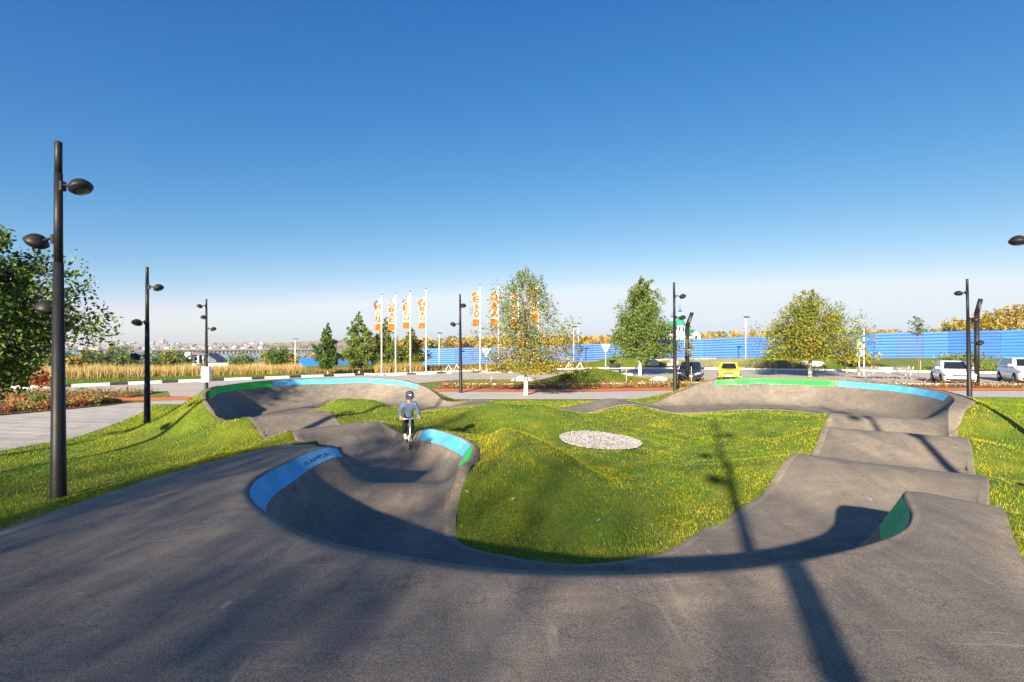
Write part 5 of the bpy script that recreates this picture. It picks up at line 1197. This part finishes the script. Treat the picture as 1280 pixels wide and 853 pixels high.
# far shore hills
mat('far_hills', (.20, .17, .075), (.46, .30, .17), scale=.006, rough=1, c3=(.30, .22, .11), fleck=(.05, .45), stops=(.35, .65))
ax = np.linspace(-3600, 1400, 150); ay = np.linspace(820, 4200, 46)
HX, HY = np.meshgrid(ax, ay, indexing='ij'); pxh = 640+640*HX/HY
ridge = np.interp(pxh, [0, 100, 200, 300, 340, 400, 440, 470, 520, 640, 900], [432.5, 432.5, 432.5, 431.5, 428.5, 427.2, 426.6, 426.5, 428, 430, 431])
top = CZ+(432-ridge)*2600/640
e_ = sstep(850, 2600, HY)**1.3
HZ = -16+(top+16)*e_+7*e_*vnoise(HX*.006, HY*.005, 1.5)*(ridge < 432)
HZ += 2.2*sstep(820, 1000, HY)*vnoise(HX*.02, HY*.02, .5)
struct(np_mesh('far_hills', np.stack([HX, HY, HZ], -1).reshape(-1, 3), gridfaces(150, 46), 'far_hills', smooth=True))
def hill_z(x, y):
    i = np.clip(np.interp(x, ax, np.arange(150)), 0, 148.99); j = np.clip(np.interp(y, ay, np.arange(46)), 0, 44.99); i0 = np.floor(i).astype(int); j0 = np.floor(j).astype(int); a = i-i0; b = j-j0
    return HZ[i0, j0]*(1-a)*(1-b)+HZ[i0+1, j0]*a*(1-b)+HZ[i0, j0+1]*(1-a)*b+HZ[i0+1, j0+1]*a*b
# bridge
mat('bridge_steel', (.20, .16, .15), (.28, .22, .20), scale=.1, rough=.8)
Db = 900; br = thing('bridge', 'long low bridge on many piers across the river', 'bridge', (at(185, Db), Db, -14))
x0 = 0; x1 = at(412, 1150)-at(185, Db)
def bp(t): return Vector((x1*t, 250*t, CZ+(432-(437.6-.6*t))*(Db+250*t)/640+14))
dk = MB(); N = 24
for k in range(N):
    a, b = bp(k/N), bp((k+1)/N); c = (a+b)/2; dk.box(c, ((b-a).length+.2, 12, 2.2), rz=math.atan2(b.y-a.y, b.x-a.x))
dk.build('deck', 'bridge_steel', br)
for k in range(1, N*2):
    c = bp(k/(N*2)); MB().box((c.x, c.y, (c.z-1)/2-1.2), (3.0, 9, c.z+.2)).build('pier', 'bridge_steel', br)
MB().tube([bp(0)+Vector((0, 0, 1.1)), bp(1)+Vector((0, 0, 1.1))], .5, 5).build('railing', 'pavilion_white', br)
# city
mat('city_cream', (.42, .39, .35), (.36, .34, .31), scale=.05, rough=.9); mat('city_pink', (.42, .30, .25), (.38, .27, .23), scale=.05, rough=.9); mat('city_white', (.5, .5, .5), (.44, .44, .44), scale=.05, rough=.9); mat('city_grey', (.34, .35, .38), (.28, .29, .32), scale=.05, rough=.9); mat('city_green', (.20, .34, .28), rough=.9); mat('city_window', (.14, .16, .19), rough=.3)
mat('city_roof', (.25, .22, .2), rough=.9)
CITY = [(88, 14, 429.5, 'cream'), (116, 4, 427, 'grey'), (122, 5, 430.5, 'white'), (112.5, 5, 429, 'white'), (136, 13, 432, 'white'), (140, 5, 430.5, 'grey'), (147, 6, 432.5, 'cream'), (159, 11, 429.5, 'white'), (166, 6, 428.3, 'grey'), (154, 4, 429, 'cream'), (178, 7, 432, 'cream'),
        (191, 4, 427.5, 'pink'), (197, 6, 429.5, 'cream'), (203, 5, 424.8, 'pink'), (207.5, 3, 427.5, 'cream'), (217, 3, 429, 'green'), (222, 6, 429.3, 'cream'), (230, 5, 432.2, 'white'), (236, 6, 433, 'grey'), (245, 5, 433, 'cream'), (262, 6, 432.8, 'grey'), (266, 4, 433.2, 'white'), (281, 5, 433, 'grey'), (60, 9, 431, 'white'), (40, 7, 430, 'cream'), (72, 6, 432, 'grey')]
CLAB = ['wide cream block at the end of the far city skyline', 'slim grey tower among low white blocks in the far city', 'low white block right beside the slim grey tower', 'white block left beside the slim grey tower', 'long white hall on the far city skyline', 'small grey block above the long white hall', 'low cream block between two long white halls', 'broad bright white block under the small grey tower', 'small grey tower joined to the broad white block', 'narrow cream block left of the broad white block', 'low cream block right of the broad white block', 'slender pink tower, shorter of the two pink towers', 'cream block between the two pink towers', 'tallest pink tower on the far city skyline', 'narrow cream tower against the tallest pink tower', 'narrow green tower on the far city skyline', 'cream block right beside the narrow green tower', 'low white block past the green tower', 'low grey block past the green tower, left of the pavilion', 'low cream block above the pavilion', 'low grey block above the slanting pavilion roof', 'small white block above the foot of the pavilion roof', 'lone low grey block above the bridge', 'white block behind the leafy tree and front lamp post', 'cream block behind the leafy tree crown', 'grey block between the front lamp post and the leafy tree']
for k, (px, wp, ty, cl) in enumerate(CITY):
    d = 2350+40*(k % 5); x = at(px, d); w_ = wp*d/640; z0 = float(hill_z(np.array(x), np.array(float(d))))-6; zt = CZ+(432-ty)*d/640; h = zt-z0
    b_ = thing('city_block', CLAB[k], 'building', (x, d, z0), 0, 'city buildings on the far river bank')
    MB().box((0, 0, h/2), (w_, w_*.5+8, h)).build('wall', 'city_'+cl, b_)
    MB().box((0, 0, h+.8), (w_*.92, w_*.4+6, 1.6)).build('roof', 'city_roof', b_)
    nf = max(2, int((h-8)/7)); nc_ = max(2, int(w_/7))
    for r_ in range(nf):
        wbm = MB()
        for c in range(nc_): wbm.box((-w_/2+w_*(c+.5)/nc_, -(w_*.5+8)/2-.1, h-4-r_*(h-8)/nf), (w_/nc_*.55, .5, (h-8)/nf*.5))
        wbm.build('window_row', 'city_window', b_)
# houses on the slope: one mass
n = 600; pxs = RNG.uniform(-30, 330, n); ds = RNG.uniform(1500, 2350, n); x_ = (pxs-640)/640*ds; z_ = hill_z(x_, ds)
bx = np.array([(-1, -1, 0), (1, -1, 0), (1, 1, 0), (-1, 1, 0), (-1, -1, 1), (1, -1, 1), (1, 1, 1), (-1, 1, 1), (-1, 0, 1.5), (1, 0, 1.5)]); bf = [(0, 1, 5, 4), (2, 3, 7, 6), (4, 5, 9, 8), (6, 7, 8, 9), (1, 2, 6, 5), (3, 0, 4, 7)]
sx = RNG.uniform(4, 9, n); sz_ = RNG.uniform(4, 9, n)
V = bx[None]*np.stack([sx, sx*.7, sz_], 1)[:, None]+np.stack([x_, ds, z_-1], 1)[:, None]; F = np.array(bf)[None]+(np.arange(n)*10)[:, None, None]
pal = np.array([(.30, .28, .27), (.25, .21, .19), (.36, .35, .34), (.18, .18, .19), (.25, .17, .14)]); cc = np.repeat(pal[RNG.integers(0, 5, n)], 10, 0)
mat('house_mass', (.4, .4, .4), attr=True, rough=.9)
tag(np_mesh('far_houses', V.reshape(-1, 3), F.reshape(-1, 4), 'house_mass', col=cc), 'mass of small houses on the slope below the city blocks', 'houses', kind='stuff')
# ------------------------------------------------------------------ woods
def wood(name, label, px, d, zbase, hts, pal, wts, per, ls):
    n = len(px); x_ = (px-640)/640*d; P = []; C_ = []
    for i in range(n):
        h = hts[i]; w_ = h*RNG.uniform(.6, .95); k = per; cb = RNG.normal(0, 1, (7, 3))*np.array([w_*.22, w_*.22, h*.17])+np.array([0, 0, h*.58]); q = RNG.integers(0, 7, k)
        p = cb[q]+RNG.normal(0, 1, (k, 3))*np.array([w_*.13, w_*.13, h*.11]); p[:, 2] = np.clip(p[:, 2], .3, h); P.append(p+np.array([x_[i], d[i], zbase[i]]))
        nm = RNG.choice(len(pal), p=wts); C_.append(pick([pal[nm]], [1], k))
    return leafmesh(name, np.concatenate(P), ls, np.concatenate(C_), None, label, 'trees')
n = 300; px = RNG.uniform(470, 1420, n); d = RNG.uniform(270, 340, n); topy = np.interp(px, [470, 560, 640, 740, 860, 1000, 1150, 1300, 1420], [425, 421, 421.5, 420.5, 416.5, 414, 412.5, 410, 408])+RNG.uniform(-.5, 2.5, n)
zt = CZ+(432-topy)*d/640; zb_ = np.full(n, -3.0); wood('autumn_wood', 'golden and rust coloured wood behind the blue fence', px, d, zb_, zt-zb_, ['autumn', 'gold', 'green'], [.6, .25, .15], 120, 1.5)
n = 150; px = RNG.uniform(-60, 235, n); d = RNG.uniform(120, 210, n); x_ = (px-640)/640*d; zb_ = G(x_, d)-.3; topy = RNG.uniform(437, 449, n); zt = CZ+(432-topy)*d/640
wood('riverside_scrub', 'dense green scrub along the river bank beyond the reeds', px, d, zb_, np.maximum(zt-zb_, 2), ['green', 'yellowgreen', 'grey', 'dark'], [.4, .25, .2, .15], 150, .55)
n = 70; px = RNG.uniform(330, 540, n); d = RNG.uniform(135, 200, n); x_ = (px-640)/640*d; zb_ = G(x_, d)-.3; topy = RNG.uniform(437, 446, n); zt = CZ+(432-topy)*d/640
wood('autumn_scrub', 'yellow and orange scrub behind the pointed trees', px, d, zb_, np.maximum(zt-zb_, 2), ['gold', 'yellowgreen', 'autumn'], [.4, .35, .25], 150, .6)
n = 220; px = RNG.uniform(-40, 470, n); d = RNG.uniform(1000, 2300, n); x_ = (px-640)/640*d; zb_ = hill_z(x_, d)-1
wood('far_shore_trees', 'hazy trees scattered along the far river bank', px, d, zb_, RNG.uniform(7, 15, n), ['grey', 'autumn', 'dark'], [.45, .25, .3], 26, 4)
for px, d, h, lab, pl in [(100, 100, 3.4, 'small golden tree in the scrub beyond the reeds by the front lamp post', ['gold']), (89, 98, 3.0, 'smaller golden bush in the scrub behind the front lamp post', ['gold']), (146, 125, 7.4, 'tall light green tree rising above the riverside scrub', ['yellowgreen', 'green'])]:
    x = at(px, d); tree('riverside_tree', lab, x, d, h, .4, h*.75, 'round', pl, [1/len(pl)]*len(pl), 900, .3, bark='brown_bark', trunk_r=.1, nbr=14, z=Gs(x, d)-.1)
for k, (px, ty, w_, lab) in enumerate([(1196, 399, 34, 'golden tree behind the fence left of the two black posts'), (1222, 391, 30, 'golden green tree behind the fence between the black posts and the hatchback'), (1245, 385, 34, 'yellow tree rising above the fence behind the white hatchback'), (1272, 379, 44, 'tallest golden tree above the fence beyond the white hatchback'), (1304, 380, 50, 'broad golden tree at the far end of the blue fence'), (1232, 396, 40, 'lower green tree in front of the golden trees behind the fence')]):
    d = 125+6*(k % 3); x = at(px, d); z0 = Gs(x, d); h = CZ+(432-ty)*d/640-z0
    tree('golden_tree', lab, x, d, h, h*.2, w_*d/640, 'round', ['gold', 'autumn', 'yellowgreen'] if k < 5 else ['green', 'yellowgreen'], [.5, .2, .3] if k < 5 else [.6, .4], 2200, .42, bark='brown_bark', trunk_r=.2, group='golden trees behind the fence', nbr=26, z=z0)
# ------------------------------------------------------------------ behind the camera: unseen tree rows added to shade the near berm, one birch
nm = ['nearest the rim lamp post', 'second from the rim lamp post', 'third from the rim lamp post', 'fourth from the rim lamp post', 'fifth from the rim lamp post', 'at the plaza end']
for k in range(6):
    tree('shade_tree', 'unseen leafy tree in the row added to shade the near berm, '+nm[k], -6.9-3.4*k, -13.0+.8*(k % 2), 9.5+.3*(k % 3), 1.4, 5.6, 'column', ['green', 'yellowgreen'], [.6, .4], 12000, .085, bark='brown_bark', trunk_r=.13, nbr=60, group='unseen tree rows added to shade the near berm', sparse=6.5, seed=k)
for k in range(6):  # second row, out of view, added to even out the shade
    tree('shade_tree', 'unseen tall tree in the second row added to shade the berm, '+nm[k], -9.4-3.4*k, -17.6+.8*(k % 2), 11.0+.3*(k % 3), 1.4, 5.6, 'column', ['green', 'yellowgreen'], [.6, .4], 9500, .085, bark='brown_bark', trunk_r=.13, nbr=60, group='unseen tree rows added to shade the near berm', sparse=6.5, seed=k+20)
tree('birch_tree', 'birch on the lawn behind the track, left of the rim lamp post', -8.6, -3.2, 8.2, 2.0, 5.0, 'weep', ['green', 'yellowgreen'], [.6, .4], 4200, .12, droop=.4, trunk_r=.12, nbr=30, group='birches on the lawns')
# ------------------------------------------------------------------ haze over the river and the far bank
hm = bpy.data.materials.new('haze_air'); hm.use_nodes = True; hn = hm.node_tree.nodes; hn.clear()
pv_ = hn.new('ShaderNodeVolumePrincipled'); pv_.inputs['Color'].default_value = (.80, .86, .93, 1); pv_.inputs['Density'].default_value = .00022; pv_.inputs['Anisotropy'].default_value = .2
om = hn.new('ShaderNodeOutputMaterial'); hm.node_tree.links.new(pv_.outputs[0], om.inputs['Volume'])
hz = MB().box((-1000, 2100, 22), (9000, 4600, 84)).build('haze', hm); tag(hz, 'thin pale haze over the river and the far bank', 'haze', kind='stuff')
